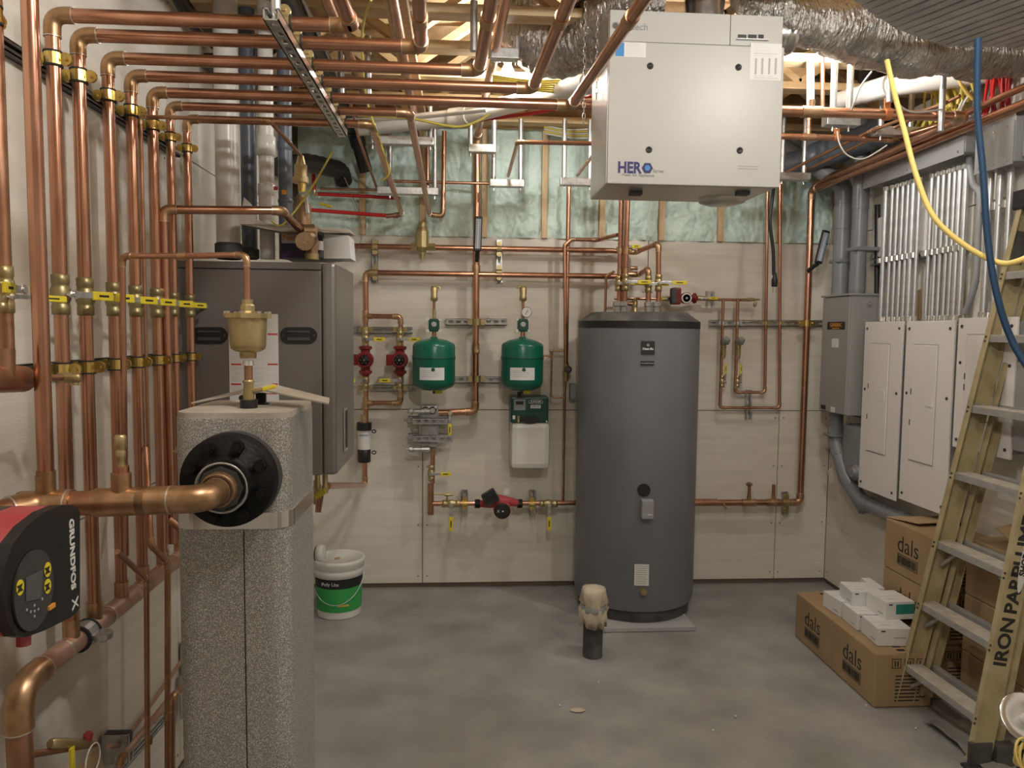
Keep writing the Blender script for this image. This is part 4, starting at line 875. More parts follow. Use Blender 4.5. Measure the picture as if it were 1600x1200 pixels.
strut('zinc strut behind the bottoms of the two small red pumps', B(580, 606, BY-.002), B(649, 606, BY-.002), -Y_)
# filter, elbow to the boiler
c = B(570, 690, YB-.0); ft = thing('magnetic_filter', 'black and white cylindrical dirt filter on the pipe below the boiler-side pump', 'filter', B(570, 722))
def bl(px, py0, py1, r, m, nm, t, y=YB, seg=20, k=1.0):
    a = B(px, py0, y); b = B(px, py1, y); return MB().lathe((a.x, y, 0), Z_, [(r*k, b.z), (r, b.z+.004), (r, a.z-.004), (r*k, a.z)], seg).build(nm, m, t)
bl(569, 648, 660, .022, 'brass', 'top_nut', ft, seg=8); bl(569, 660, 672, .049, 'black', 'top_cap', ft); bl(569, 672, 702, .041, 'paper', 'white_sleeve', ft); bl(569, 701, 722, .043, 'black', 'bottom_cup', ft, k=.9)
text('BoilerClean', B(569, 680, YB-.0425), X_, Z_, .0135, 'ink', ft); q = MB()
for py in (674, 707): q.tube([B(580, py, YB)+V((.018+.013*math.cos(a*math.pi/6), 0, .010*math.sin(a*math.pi/6))) for a in range(13)], .004, 6)
q.build('side_loops', 'black', ft)
pipe('copper pipe under the filter turning left to the valves below the boiler', Bl((570, 722), (570, 758))+[Q(512, 759, 3.42)], .0165, rb=.03)
t = thing('valve_cluster', 'brass valve cluster hanging below the boiler at its right corner', 'valve', Q(500, 742, 3.35))
for k, (px, py) in enumerate(((496, 752), (508, 755), (494, 772))): MB().lathe(Q(px, py+9, 3.35+.04*k), Z_, [(.011, -.02), (.014, -.014), (.017, .007), (.012, .02), (.012, .09)], 12).build('valve_body', 'brass', t)
MB(frame(Q(500, 772, 3.3), (.5, -.3, .35), (0, 1, .0), (-.4, 0, .9))).box((0, 0, 0), (.07, .014, .025), .003).build('yellow_lever', 'yellow', t)
for k in range(3): MB().tube([Q(496+4*k, 775, 3.35), Q(494+3*k, 800, 3.38)], .005, 8).build('small_tube', 'copper_old', t)
# vertical strut pieces holding long runs
for k, px in enumerate((586, 780)):
    nm = ['left', 'right'][k]
    strut(f'vertical strut piece holding the two long copper runs, {nm} one', B(px, 375, BY-.002), B(px, 442, BY-.002), -Y_)
    for py, nn in ((386+3*k, 'upper'), (426, 'lower')): clamp(f'brass clamp on the {nn} long run at the {nm} vertical strut', B(px, py), .0185, X_, Z_, m='brass', cush=False, ears=2)
# strainer
dt = thing('dirt_separator', 'brass air separator body set into the upper long run left of the thermometer', 'separator', B(660, 408))
for (y0, y1, r0, r1, nm) in ((405, 394, .013, .016, 'drain'), (394, 387, .024, .038, 'cup'), (387, 362, .042, .042, 'body'), (362, 355, .040, .03, 'neck'), (355, 348, .026, .026, 'top')):
    a = B(660, y0); b = B(660, y1); MB().lathe((a.x, YB, 0), Z_, [(r0, a.z), (r1, b.z)], 18).build(nm, 'brass', dt)
MB().hexa(B(642, 386), B(652, 386), .026).build('nut', 'brass', dt); MB().hexa(B(668, 386), B(680, 386), .026).build('nut', 'brass', dt)
# thermometers
def thermo(label, top, bot, neck, y=4.90, w_=.05):
    t = thing('thermometer', label, 'thermometer', bot); d = (top-bot); n = V((0, -1, 0)); d2 = d.normalized(); n = (n-d2*n.dot(d2)).normalized(); s_ = d2.cross(n)
    Mx = frame((top+bot)/2, s_, -n, d2); MB(Mx).box((0, 0, 0), (w_, .022, d.length), .008).build('case', 'black', t)
    q = MB(Mx).box((0, -.0118, 0), (w_*.66, .002, d.length*.84)).build('scale', 'therm', t)
    m_ = MB(Mx)
    for i in range(17):
        for s2 in (-1, 1): m_.box((s2*w_*.2, -.0132, -d.length*.38+d.length*.76*i/16), (w_*.14, .001, .0025))
    m_.build('marks', 'ink', q); MB(Mx).box((0, -.0134, -.01), (.004, .001, d.length*.74)).build('tube', 'paper', q)
    MB().tube([bot, (bot+neck)/2+d2*.005, neck], [.012, .015, .013], 10).build('stem', 'black', t); return t
thermo('black upright thermometer on the middle copper pipe between two green tanks', B(748, 338, 4.90), B(746, 393, 4.90), B(745, 408, 4.94))
thermo('black tilted thermometer on the tall copper riser at the right', B(1291, 360, 4.84), B(1278, 412, 4.84), B(1262, 424, 4.90))
# expansion tanks
def extank(label, px, gauge):
    y = 4.80; k = y/F; c = Q(px, 570, y); t = thing('expansion_tank', label, 'tank', V((c.x, y, Q(px, 610, y).z)), 'green expansion tanks on the back wall'); z = lambda py: Q(px, py, y).z
    r = 33*k
    MB().lathe((c.x, y, 0), Z_, [(.0, z(610.5)), (r*.55, z(609)), (r*.88, z(604)), (r*.97, z(600)), (r, z(595)), (r, z(563)), (r*1.015, z(560.5)), (r*1.015, z(556.5)), (r, z(554)), (r, z(541)), (r*.95, z(537)), (r*.62, z(531.5)), (r*.25, z(529)), (r*.18, z(528.5)), (.02, z(526))], 40).build('shell', 'green', t)
    MB().lathe((c.x, y, 0), Z_, [(r*1.01, z(560.6)), (r*1.022, z(560)), (r*1.022, z(558)), (r*1.01, z(557.4))], 40).build('seam_band', 'dgreen', t)
    a = V((c.x-.013-.075+.0, y-r*.92, z(593))); yl_ = y-r-.0005
    pts = []; n = 10; q = MB()
    for i in range(n+1):
        an = -.62+1.2*i/n-.05; pts.append(V((c.x+math.sin(an)*(r+.0012), y-math.cos(an)*(r+.0012), 0)))
    for i in range(n): q.add([pts[i]+Z_*z(592), pts[i+1]+Z_*z(592), pts[i+1]+Z_*z(573), pts[i]+Z_*z(573)], [(0, 1, 2, 3)])
    lb = q.build('label', 'paper', t); q = MB()
    for i, py in enumerate((578, 581, 584, 587)): q.add([V((c.x+(r+.002)*math.sin(a_), y-(r+.002)*math.cos(a_), z(py)+dz)) for dz in (0,) for a_ in (-.5, -.3, -.1, .1, .35-.05*i)]+[V((c.x+(r+.002)*math.sin(a_), y-(r+.002)*math.cos(a_), z(py)+.0025)) for a_ in (-.5, -.3, -.1, .1, .35-.05*i)], [(j, j+1, j+6, j+5) for j in range(4)])
    q.build('small_print', 'pgrey', lb)
    MB().lathe(V((c.x-.012*k*10, y-r*1.0, z(576))), -Y_, [(.012, -.01), (.012, .002)], 16).build('oval_mark', 'dgreen', lb)
    MB().cyl((c.x, y, z(611)), (c.x, y, z(615)), .008).build('air_valve', 'black', t)
    MB(frame((c.x+.03, y, z(612)), X_, Y_, Z_)).box((0, 0, 0), (.05, .002, .025)).build('yellow_tag', 'yellow', t)
    # fill assembly above
    f = thing('fill_valve', label.replace('green expansion tank', 'dark green fill valve and brass air vent').split(',')[0], 'valve', V((c.x, y, z(526))), 'fill valves above the green tanks')
    MB().cyl((c.x, y, z(527)), (c.x, y, z(517)), .014).build('copper_reducer', 'copper', f)
    g = MB().lo((c.x-.034, y-.035, z(518)), (c.x+.034, y+.02, z(498)), .01).build('green_body', 'dgreen', f)
    q = MB()
    for sx_ in (-1, 1):
        for sz in (-1, 1): MB().cyl((c.x+sx_*.038, y+.01, (z(518)+z(498))/2+sz*.036), (c.x+sx_*.038, y-.034, (z(518)+z(498))/2+sz*.036), .010, 10).build('flange_bolt', 'white', f)
    q = MB().lathe(V((c.x, y-.035, z(507))), -Y_, [(.017, 0), (.017, .002), (.012, .0025)], 16); q.build('oval_badge', 'pgrey', g)
    MB().cyl((c.x, y, z(499)), (c.x, y, z(484)), .011).build('brass_nipple', 'brass', f); MB().cyl((c.x, y, z(487)), (c.x, y, z(470)), .009).build('copper_neck', 'copper', f)
    sgn = 1 if not gauge else -1
    MB().lathe((c.x, y, 0), Z_, [(.014, z(471)), (.023, z(469)), (.023, z(464)), (.020, z(462)), (.024, z(452)), (.018, z(448)), (.010, z(447))], 18).build('air_vent', 'brass', f)
    MB().tube([(c.x, y, z(449)), (c.x+sgn*.02, y, z(448.5)), (c.x+sgn*.034, y, z(448.5)), (c.x+sgn*.036, y, z(451.5))], .007, 8).build('vent_spout', 'brass', f)
    if gauge:
        gc = V((c.x+.02, y-.04, z(488))); MB().lathe(gc, -Y_, [(.012, -.04), (.012, -.02), (.032, -.018), (.034, .0), (.030, .004)], 24).build('gauge_case', 'galv', f)
        gd = MB().lathe(gc, -Y_, [(.030, .0045), (.030, .006)], 24).build('gauge_face', 'paper', f); MB(frame(gc-Y_*.0075, (1, 0, -.6), Y_, (.6, 0, 1))).box((0, 0, 0), (.003, .001, .034)).build('needle', 'redink', gd)
    return t
extank('green expansion tank beside the small red pumps, left of the two', 678, False)
extank('green expansion tank above the chemical feeder, right of the two', 816, True)
strut('zinc strut between the two green tanks at the height of their fill valves', B(696, 503, BY-.002), B(792, 503, BY-.002), -Y_)
strut('zinc strut between the lower parts of the two green tanks', B(700, 593, BY-.002), B(785, 593, BY-.002), -Y_)
for py, nn in ((503, 'upper'), (592, 'lower')): clamp(f'brass clamp on the middle pipe at the {nn} strut between the green tanks', B(745, py), .0225, Z_, X_, m='brass', cush=False, ears=2)
# feeder
fd = thing('chemical_feeder', 'chemical feeder with dark green head and white plastic bottle under the right green tank', 'feeder', B(828, 733, 4.92))
a = B(798, 620, 4.86); b = B(857, 661, 4.86); hb = MB().lo((a.x, 4.86, b.z), (b.x, BY-.02, a.z), .012).build('green_head', 'dgreen', fd)
a = B(799, 660, 4.86); b = B(859, 733, 4.86); MB().lo((a.x, 4.855, b.z), (b.x, BY-.01, a.z), .035).build('bottle', 'white', fd)
MB().lo((a.x+.02, 4.87, a.z-.03), (b.x-.02, BY-.02, a.z+.004), .015).build('bottle_shoulder', 'white', fd)
c = B(828, 656, 4.86); MB().prism([c+V((.062*math.cos(2*math.pi*i/28), .01, .024*math.sin(2*math.pi*i/28))) for i in range(28)], (0, -.022, 0)).build('black_cap', 'black', fd)
s_ = sticker(803, 624, 821, 641, 4.858, 'capgrey', hb, 'control_panel', .004); sticker(806, 627, 818, 632, 4.853, 'black', s_, 'display')
q = MB(); c = B(837, 628, 4.8585)
pts = [c+V((.048*math.cos(2*math.pi*i/32), -.002, .0145*math.sin(2*math.pi*i/32))) for i in range(33)]; q.tube(pts, .0014, 6); q.build('oval_ring', 'paper', hb)
text('AXIOM', c, X_, Z_, .021, 'paper', hb, bold=.0004); s_ = sticker(829, 633, 845, 638, 4.858, 'paper', hb, 'model_plate'); text('DMF 150', B(837, 635.6, 4.8565), X_, Z_, .013, 'ink', s_)
sticker(801, 649, 805, 655, 4.858, 'paper', hb, 'socket'); sticker(853, 657, 855, 660, 4.858, 'paper', hb, 'screw')
q = MB(); q.lathe(B(810, 657, 4.855), Z_, [(.012, -.01), (.008, .01), (.010, .03)], 10); q.build('brass_outlet', 'brass', fd)
MB().cyl(B(811, 612, 4.86), B(811, 621, 4.86), .012).build('black_gland', 'black', fd)
# plate heat exchanger
hx = thing('plate_exchanger', 'grey plate heat exchanger clamped between zinc struts with two side nipples', 'heat exchanger', B(672, 705))
MB().lo(B(657, 700, 4.90), B(684, 634, 4.99)+V((.06, 0, 0)) if False else V((B(684, 634, 4.9).x, BY-.03, B(684, 634, 4.9).z)), .012).build('plate_pack', 'hex', hx)
for i in range(6):
    MB().lo((B(656, 690, 4.90).x-.002, 4.915+.018*i, B(690, 700, 4.9).z), (B(684, 690, 4.90).x+.002, 4.918+.018*i, B(684, 634, 4.9).z)).build('plate', 'galv', hx)
for k, py in enumerate((658, 685)):
    strut('', B(645, py, 4.89), B(700 if k == 0 else 708, py, 4.89), -Y_, .045, .022, 'galv', name='strut_bar', parent=hx)
    strut('', B(638, py-3, 4.99), B(706, py-3, 4.99), -Y_, .045, .025, 'galv', name='strut_bar', parent=hx)
for py in (643, 702):
    q = MB().lathe(B(664, py, 4.88), -X_, [(.015, -.03), (.016, .02), (.013, .022), (.013, .075), (.020, .078), (.020, .10), (.008, .104), (.008, .12)], 8, False); q.build('side_nipple', 'galv', hx)
for i, (px, py) in enumerate(((665, 641), (676, 641), (668, 702))):
    q = MB().lathe(B(px, py, 4.90), -Y_, [(.026, 0), (.026, .012), (.016, .014), (.016, .03)], 16); q.build('port_ring', 'chrome', hx)
Bv('ball valve with hanging yellow lever between the exchanger and middle pipe', 703, 645, .016, X_, -Z_, -Y_, .15)
pipe('copper drop from the exchanger down to the fat copper tee', Bl((676, 700), (675, 738), (675, 755), y=4.92), .0155)
Bv('ball valve with yellow lever pointing right on the drop below the exchanger', 674, 739, .0165, Z_, X_, -Y_, .13, y=4.92)
pipe('fat dark copper capped tee below the exchanger', Bl((673, 756), (673, 804), y=4.92), .0205, m='copper_old')
h3 = pipe('low horizontal copper run from the fat tee to the water tank', Bl((673, 787), (935, 787), y=4.92), .0165)
Bv('ball valve with hanging yellow lever left of the red and black pump', 705, 787, .019, X_, -Z_, -Y_, .17, y=4.92)
Bv('ball valve with hanging yellow lever between the red and black pump and tank', 857, 787, .019, X_, -Z_, -Y_, .17, y=4.92)
for k, px in enumerate((726, 831)):
    strut(f'short vertical strut on the low run, {["left", "right"][k]} of the red and black pump', B(px, 765, BY-.002), B(px, 801, BY-.002), -Y_, h=.08)
    clamp(f'brass clamp on the low run {["left", "right"][k]} of the red and black pump', B(px, 787, 4.92), .017, X_, Z_, m='brass_bright', cush=False, ears=2)
q = pipe('small brass drain cock branching off the fat copper tee', Bl((678, 772), (698, 773), y=4.90), .006, m='brass'); MB().lathe(B(699, 773, 4.90), X_, [(.010, -.02), (.012, .0), (.008, .03), (.005, .04)], 10).build('cock_body', 'brass', q); MB().cyl(B(699, 773, 4.9), B(698, 782, 4.9), .007).build('outlet', 'brass', q)
dp = thing('mixing_pump', 'red and black pump with ribbed black controller on the low copper run', 'pump', B(780, 800, 4.90))
for px in (746, 812): MB().lathe(B(px, 787, 4.92), X_, [(.026, -.018), (.030, -.014), (.030, .014), (.026, .018)], 8, False).build('union_nut', 'blackiron', dp)
MB().tube([B(748, 787, 4.92), B(765, 787, 4.9), B(780, 782, 4.88), B(797, 784, 4.9), B(812, 787, 4.92)], [.022, .030, .042, .030, .022], 16).build('volute', 'redpump', dp)
c = B(784, 795, 4.88); MB().lathe(c, -Y_, [(.05, -.02), (.056, .0), (.056, .05), (.05, .056)], 24).build('motor', 'redpump', dp)
g = MB().lathe(c, -Y_, [(.052, .054), (.052, .066), (.046, .070)], 24).build('black_dial', 'black', dp); MB().lathe(c+V((.003, -.07, 0)), -Y_, [(.006, 0), (.005, .004)], 10).build('screw', 'paper', g)
text('X', c+V((-.026, -.0712, .0)), X_, Z_, .026, 'paper', g)
Mx = frame(B(766, 777, 4.84), (.85, 0, .52), Y_, (-.52, 0, .85)); g = MB(Mx).box((0, 0, 0), (.095, .06, .085), .01).build('controller', 'dust_black', dp)
for i in range(6): MB(Mx).box((-.04+.016*i, -.032, .01), (.006, .01, .07)).build('fin', 'black', g)
q = MB().lathe(B(791, 768, 4.93), -Y_, [(.02, 0), (.02, .02)], 14); q.build('white_knob', 'white', dp)
# pipes left of the tank
pipe('vertical copper pipe left of the tank coming down from the overhead hanger', [V((B(887, 400).x, YB, 2.72)), V((B(887, 400).x, YB, B(885, 572).z))], .0145)
pipe('copper pipe left of the tank whose top bends over to the tank risers', [B(884, 570, 4.93), V((B(882, 400, 4.93).x+.0, 4.93, B(882, 384, 4.93).z)), B(893, 374, 4.93), B(932, 375, 4.93), B(965, 367, 4.75)], .0125, rb=.02, couplings=[B(938, 373, 4.93)])
pipe('thin copper pipe below the small black gauge left of the tank', Bl((883, 585), (881, 782)), .0085)
q = thing('pressure_gauge', 'small black gauge on a brass body between the pipes left of the tank', 'gauge', B(885, 585, 4.9))
MB().lathe((B(884, 578).x, 4.945, 0), Z_, [(.013, B(884, 596).z), (.02, B(884, 588).z), (.02, B(884, 572).z), (.014, B(884, 564).z)], 12).build('body', 'brass', q)
MB().lathe(B(887, 577, 4.93), -Y_, [(.024, 0), (.024, .03)], 18).build('gauge_case', 'black', q); MB().lathe(B(887, 577, 4.90), -Y_, [(.018, 0), (.018, .002)], 18).build('gauge_face', 'screen', q)
pipe('thin copper feed line from the right green tank down beside the feeder', Bl((848, 556), (862, 556), (862, 621), (883, 622), y=4.92), .006, rb=.02)
q = pipe('small brass tap branching left from the paired pipes beside the right green tank', Bl((880, 548), (858, 548), y=4.93), .007, m='brass'); MB().lathe(B(862, 549, 4.93), Z_, [(.006, -.03), (.010, -.01), (.010, .01), (.005, .02)], 10).build('tap_body', 'brass', q)
b = MB().lo((B(891, 606, 4.98).x, 4.97, B(891, 624, 4.98).z), (B(900, 606, 4.98).x, BY-.003, B(891, 600, 4.98).z), .003); tag(b.build('grey_box', 'capgrey'), 'small dark sensor box half hidden behind the left side of the tank', 'box')
# tank connections
YT = 4.72
def tv(px, py): return V((Q(px, py, YT).x, YT, Q(px, py, YT).z))
for k, (px, ytop, r) in enumerate(((967, 3.3, .0125), (979, 3.3, .0165))):
    x = tv(px, 460).x; pipe(['thin copper riser from the tank top to the ceiling, leftmost', 'copper riser from the tank top to the ceiling, second from the left'][k], [V((x-.012*k, YT, 1.87)), V((x, YT, ytop))], r, couplings=[tv(px, 392), tv(px, 425)])
pipe('slim copper riser hidden between the first two tank risers', [V((tv(972, 460).x, YT+.04, 1.87)), V((tv(973, 460).x, YT+.04, 3.3))], .009)
pipe('thin copper line dropping behind the tank from the lower long run', [B(960, 424, 4.9), B(947, 432, 4.9), V((B(945, 500, 4.9).x, 4.9, 1.75))], .009, rb=.02)
for k, px in enumerate((964, 974, 1013, 1026)):
    x = tv(px, 480).x; t = tag(MB().lathe((x, YT, 0), Z_, [(.022, 1.865), (.022, 1.905), (.027, 1.91), (.027, 1.935), (.019, 1.94)], 8, False).build('union', 'galv'), f'grey union nut on the tank top, {ordn(k)} from the left', 'fitting', 'unions on the tank top')
Bv('ball valve with yellow lever on the first riser over the tank', 966, 443, .015, Z_, X_, -Y_, .16, y=YT)
Bv('ball valve with yellow lever on the second riser over the tank', 977, 441, .0165, Z_, X_, -Y_, .155, y=YT-.03)
Bv('ball valve with yellow lever on the third riser over the tank', 1013, 444, .0165, Z_, X_, -Y_, .12, y=YT)
Bv('ball valve with yellow lever on the right riser over the tank', 1029, 442, .0165, Z_, X_, -Y_, .17, y=YT-.02)
Bv('ball valve with yellow lever on the upper long run over the tank', 975, 391, .0165, X_, X_, -Y_+Z_*.6, .10)
q = MB().tube([B(985, 419), B(996, 419)], .013, 12); tag(q.build('capped_stub', 'fitting'), 'short capped copper stub between the two links over the tank', 'fitting')
q = thing('relief_valve', 'small brass relief valve standing on the tank top behind the risers', 'valve', (tv(996, 488).x, 4.8, 1.87)); x = tv(996, 488).x
MB().lathe((x, 4.8, 0), Z_, [(.022, 1.87), (.022, 1.89), (.014, 1.895), (.02, 1.91), (.02, 1.95), (.01, 1.955), (.006, 1.97)], 12).build('body', 'brass', q); MB().cyl((x, 4.8, 1.925), (x-.08, 4.8, 1.93), .012).build('outlet', 'copper', q)
# recirculation line
pipe('recirculation copper line behind the tank risers running to the red pump and right', Bl((960, 466), (1172, 468)), .0095)
rp = thing('recirculation_pump', 'small red recirculation pump with white round dial right of the tank top', 'pump', B(1072, 480)); YP = 4.92
for px in (1053, 1085): MB().lathe(B(px, 466, YP+.02), X_, [(.015, -.02), (.036, -.006), (.036, .006), (.015, .02)], 10).build('flange', 'red', rp)
MB().cyl(B(1052, 466, YP+.02), B(1086, 466, YP+.02), .022).build('volute', 'red', rp)
a = B(1050, 449, YP-.04); b = B(1064, 476, YP-.04); MB().lo((a.x, YP-.05, b.z), (b.x, YP+.02, a.z), .012).build('terminal_box', 'red', rp)
a = B(1049.5, 450, YP-.04); b = B(1057, 475, YP-.04); MB().lo((a.x, YP-.055, b.z), (b.x, YP+.01, a.z), .010).build('black_cover', 'dust_black', rp)
c = B(1071.5, 466, YP-.03); MB().lathe(c, -Y_, [(.034, -.04), (.038, 0), (.038, .016)], 24).build('motor', 'red', rp)
g = MB().lathe(c-Y_*.017, -Y_, [(.034, 0), (.033, .003)], 28).build('dial', 'paper', rp); q = MB().lathe(c-Y_*.021, -Y_, [(.026, 0), (.026, .0006), (.024, .0006), (.024, 0)], 28); q.lathe(c-Y_*.021, -Y_, [(.009, 0), (.008, .003)], 14); q.build('dial_ring', 'capgrey', g)
Bv('small ball valve with yellow lever left of the small recirculation pump', 1043, 467, .012, X_, -X_, -Y_, .07)
Bv('small ball valve with yellow lever right of the small recirculation pump', 1094, 466, .012, X_, X_, -Y_, .11)
strut('little strut bracket behind the valve right of the recirculation pump', B(1108, 455, BY-.002), B(1108, 478, BY-.002), -Y_, .05, .03)
q = tag(MB().lathe(B(1176, 468), X_, [(.010, -.04), (.013, -.02), (.013, .0), (.007, .02), (.005, .05)], 10).build('drain_cock', 'brass'), 'small brass drain cock at the right end of the recirculation line', 'valve')
MB().lathe(B(1180, 475), (.3, 0, 1), [(.005, -.02), (.012, -.01), (.009, .02)], 8).build('outlet_cap', 'brass', q)
for k, (px, pts) in enumerate(((1130, [(1130, 468), (1128, 637), (1218, 637), (1219, 262)]), (1153, [(1153, 468), (1151, 613), (1195, 613), (1200, 262)]))):
    nm = ['outer', 'inner'][k]
    pp = Bl(*pts)
    pp[-1] = B(*pts[-1]); pipe(f'{nm} thin copper loop of the recirculation line right of the tank', pp, .0105, rb=.025, couplings=[B(px, 535)])
    t = thing('balancing_valve', f'grey-capped balancing valve on the {nm} thin copper loop', 'valve', B(px, 552)); c = B(px+3, 536, 4.93)
    MB(frame(c, (.8, -.3, .5), Y_, (-.5, 0, .8))).lathe((0, 0, 0), (.35, -.7, .6), [(.022, 0), (.026, .005), (.026, .03), (.018, .045)], 8, False).build('cap', 'capgrey', t)
    MB().lathe((B(px, 550).x, YB, 0), Z_, [(.013, B(px, 560).z), (.019, B(px, 555).z), (.017, B(px, 546).z), (.021, B(px, 541).z), (.013, B(px, 536).z)], 12).build('body', 'brass', t)
    Bv(f'ball valve with upright yellow lever at the bottom of the {nm} thin loop', px-2+k, 596, .0125, Z_, Z_, -Y_+X_*.4, .12)
    clamp(f'clamp on the long strut at the {nm} thin loop', B(px, 505), .011, Z_, X_, m='galv', cush=False, ears=2)
strut('long zinc strut on the back wall right of the tank', B(1107, 505, BY-.002), B(1286, 505, BY-.002), -Y_)
strut('vertical strut piece holding the bottoms of the thin loops', B(1168, 609, BY-.002), B(1168, 655, BY-.002), -Y_)
for k, px in enumerate((1197, 1219)): clamp(f'clamp on the long strut at the rising leg of the {["inner", "outer"][k]} thin loop', B(px, 505), .011, Z_, X_, m='brass', cush=False, ears=2)
q = tag(MB().lathe(V((Q(1170, 757, YV).x, YV, Q(1170, 757, YV).z)), (0, -1, .2), [(.013, -.02), (.018, 0), (.016, .02), (.008, .05)], 12).build('hose_bib', 'bronze'), 'bronze hose tap on the low run right of the tank, left of two', 'valve')
pipe('short copper stub under the hose tap on the low run', Bl((1170, 783), (1170, 755), y=YV), .011)
pipe('short capped copper stub on the low run beside the corner strut', Bl((1208, 783), (1208, 757), y=YV), .012)
stub2 = pipe('stub of the low run leading from the tank back to the two outlets', Bl((1055, 784), (1120, 785), y=YV), .0195)
MB().tube([V((B(1130, 786, 4.91).x, 4.91, zl)), B(1135, 795, 4.87)], .008, 8).build('purge_nipple', 'brass', stub2)
# hanging power cord with plug
q = thing('power_cord', 'black power cord with plug hanging down in front of the wall right of the ventilator', 'cord', Q(1208, 445, 4.3))
MB().tube(smoothpath([Q(1212, 255, 4.2), Q(1208, 300, 4.3), Q(1203, 345, 4.3), Q(1208, 390, 4.3), Q(1209, 430, 4.3)], 6), .010, 8).build('cable', 'black', q)
MB().lathe(Q(1210, 448, 4.3), Z_, [(.016, 0), (.018, .02), (.018, .04), (.012, .055), (.010, .08)], 10).build('plug', 'black', q)
for k in (-1, 1): MB().lo(Q(1210, 448, 4.3)+V((k*.008-.001, -.003, -.03)), Q(1210, 448, 4.3)+V((k*.008+.001, .003, 0))).build('pin', 'brass', q)

# ================================================================ BULBS
for k, (p, lab) in enumerate(((LA, 'bare glowing bulb hanging under the joists above the back wall pipes'), (LB, 'bare glowing bulb hidden behind the crinkled foil duct at the right'), (LC, 'bare glowing bulb under the joists in front of the ventilator, out of frame above right'), (LFILL, 'added bulb for the fill light nearest the camera, out of frame above'))):  # last bulb is added only to carry the fill light
    t = thing('light_bulb', lab, 'lamp', p)
    if k < 1: b = MB().lathe(p-Z_*.0, Z_, [(.0, -.055), (.03, -.045), (.038, -.02), (.034, .005), (.018, .04), (.015, .05)], 18)
    else: b = MB().lathe(p+Z_*.1, Z_, [(.0, -.03), (.03, -.02), (.03, .0), (.015, .03)], 14)
    g = b.build('glass', 'bulb', t)
    if k < 1: g.visible_shadow = True
    z0 = .05 if k < 1 else .13
    MB().lathe(p+Z_*z0, Z_, [(.02, 0), (.03, .01), (.05, .05), (.05, .07)], 16).build('socket', 'white', t); MB().cyl(p+Z_*(z0+.07), (p.x, p.y, CZ), .008).build('drop', 'white', t)

# ================================================================ DUCTS
def duct(label, pts, r, m='foil', amp=.03, seg=48, n=14, name='flexible_duct', freq=6, flat=1.0):
    path = smoothpath(pts, n); u = None; q = MB(); N = len(path)
    for i, p in enumerate(path):
        d = (path[min(i+1, N-1)]-path[max(i-1, 0)]).normalized()
        u = perp(d) if u is None else (u-d*u.dot(d)).normalized(); w_ = d.cross(u)
        for k in range(seg):
            a = 2*math.pi*k/seg; o = u*math.cos(a)+w_*math.sin(a); rr_ = r*(1+.05*math.sin(i*1.9)*.6)
            s_ = p+o*rr_; rr_ += amp*noise.noise(s_*freq)+amp*.5*noise.noise(s_*freq*3.1+V((7, 3, 1)))+amp*.25*abs(noise.noise(s_*freq*8))
            o.z *= flat; q.v.append(p+o*rr_)
    for i in range(N-1):
        for k in range(seg): k2 = (k+1) % seg; q.f.append((i*seg+k, i*seg+k2, (i+1)*seg+k2, (i+1)*seg+k)); q.sm.append(True)
    o = q.build(name, m); return tag(o, label, 'duct')
duct('crinkled foil-wrapped duct sagging left of the ventilator', [Q(1040, 5, 3.1), Q(985, 5, 3.14), Q(930, 48, 3.34), Q(885, 74, 3.45), Q(845, 66, 3.5), Q(812, 30, 3.55), Q(800, -60, 3.6)], .125, amp=.018)
duct('big crinkled foil-wrapped duct sagging across the top right, over the long copper pipes', [Q(1165, -70, 3.2), Q(1215, 8, 3.10), Q(1300, 40, 3.1), Q(1400, 70, 3.15), Q(1500, 80, 3.25), Q(1600, 84, 3.25), Q(1640, 84, 3.25)], .103, amp=.030, seg=64, n=18)
for k, (px, lab) in enumerate(((1000, 'short foil collar on top of the ventilator at left'), (1100, 'bare ribbed metal duct collar on top of the ventilator'))):
    c = Q(px, 22, 3.1); t = thing('duct_collar', lab, 'duct', (c.x, 3.1, hz1)); rr_ = .078
    prof = []
    for i in range(12): prof += [(rr_*(1.0 if i % 2 else 1.05), i*.03)]
    MB().lathe((c.x, 3.1, hz1), Z_, prof, 28).build('ribbed_sleeve', 'metal_duct' if k else 'foil', t)
duct('foil duct rising beside the ribbed collar above the ventilator', [Q(1150, -120, 3.2), Q(1165, -20, 3.1), Q(1190, 15, 3.1), Q(1235, 40, 3.15)], .075, amp=.02)
t = thing('inlet_collar', 'short white and steel side collar at the upper right corner of the ventilator', 'duct', Q(1222, 55, 3.1))
MB().lathe(Q(1220, 55, 3.1), X_, [(.07, -.03), (.07, 0), (.078, .01), (.07, .02), (.078, .03), (.07, .05)], 24).build('ribbed_sleeve', 'metal_duct', t)
# rectangular wrapped duct at the top right, its ribs rotated against the room
md = thing('wrapped_duct', 'wide flat grey wrapped duct with parallel ribs at the top right corner', 'duct', (2.1, 1.7, 3.0))
x0 = P(1330, 0, Z=3.0).x
outline = [P(1318, -10, Z=2.92), P(1400, 45, Z=2.92), P(1475, 72, Z=2.92), P(1560, 73, Z=2.92), V((2.56, 3.06, 2.92)), V((2.56, 2.35, 2.92)), V((1.60, 2.35, 2.92))]
MB().prism(outline, (0, 0, .026)).build('casing', 'duct', md)
dirn = V((-.37, .93, 0)).normalized(); nrm = V((.93, .37, 0)).normalized()
def inside(p):
    c = False; j = len(outline)-1
    for i in range(len(outline)):
        a, b = outline[i], outline[j]
        if (a.y > p.y) != (b.y > p.y) and p.x < (b.x-a.x)*(p.y-a.y)/(b.y-a.y)+a.x: c = not c
        j = i
    return c
o0 = V((1.9, 2.0, 2.92))
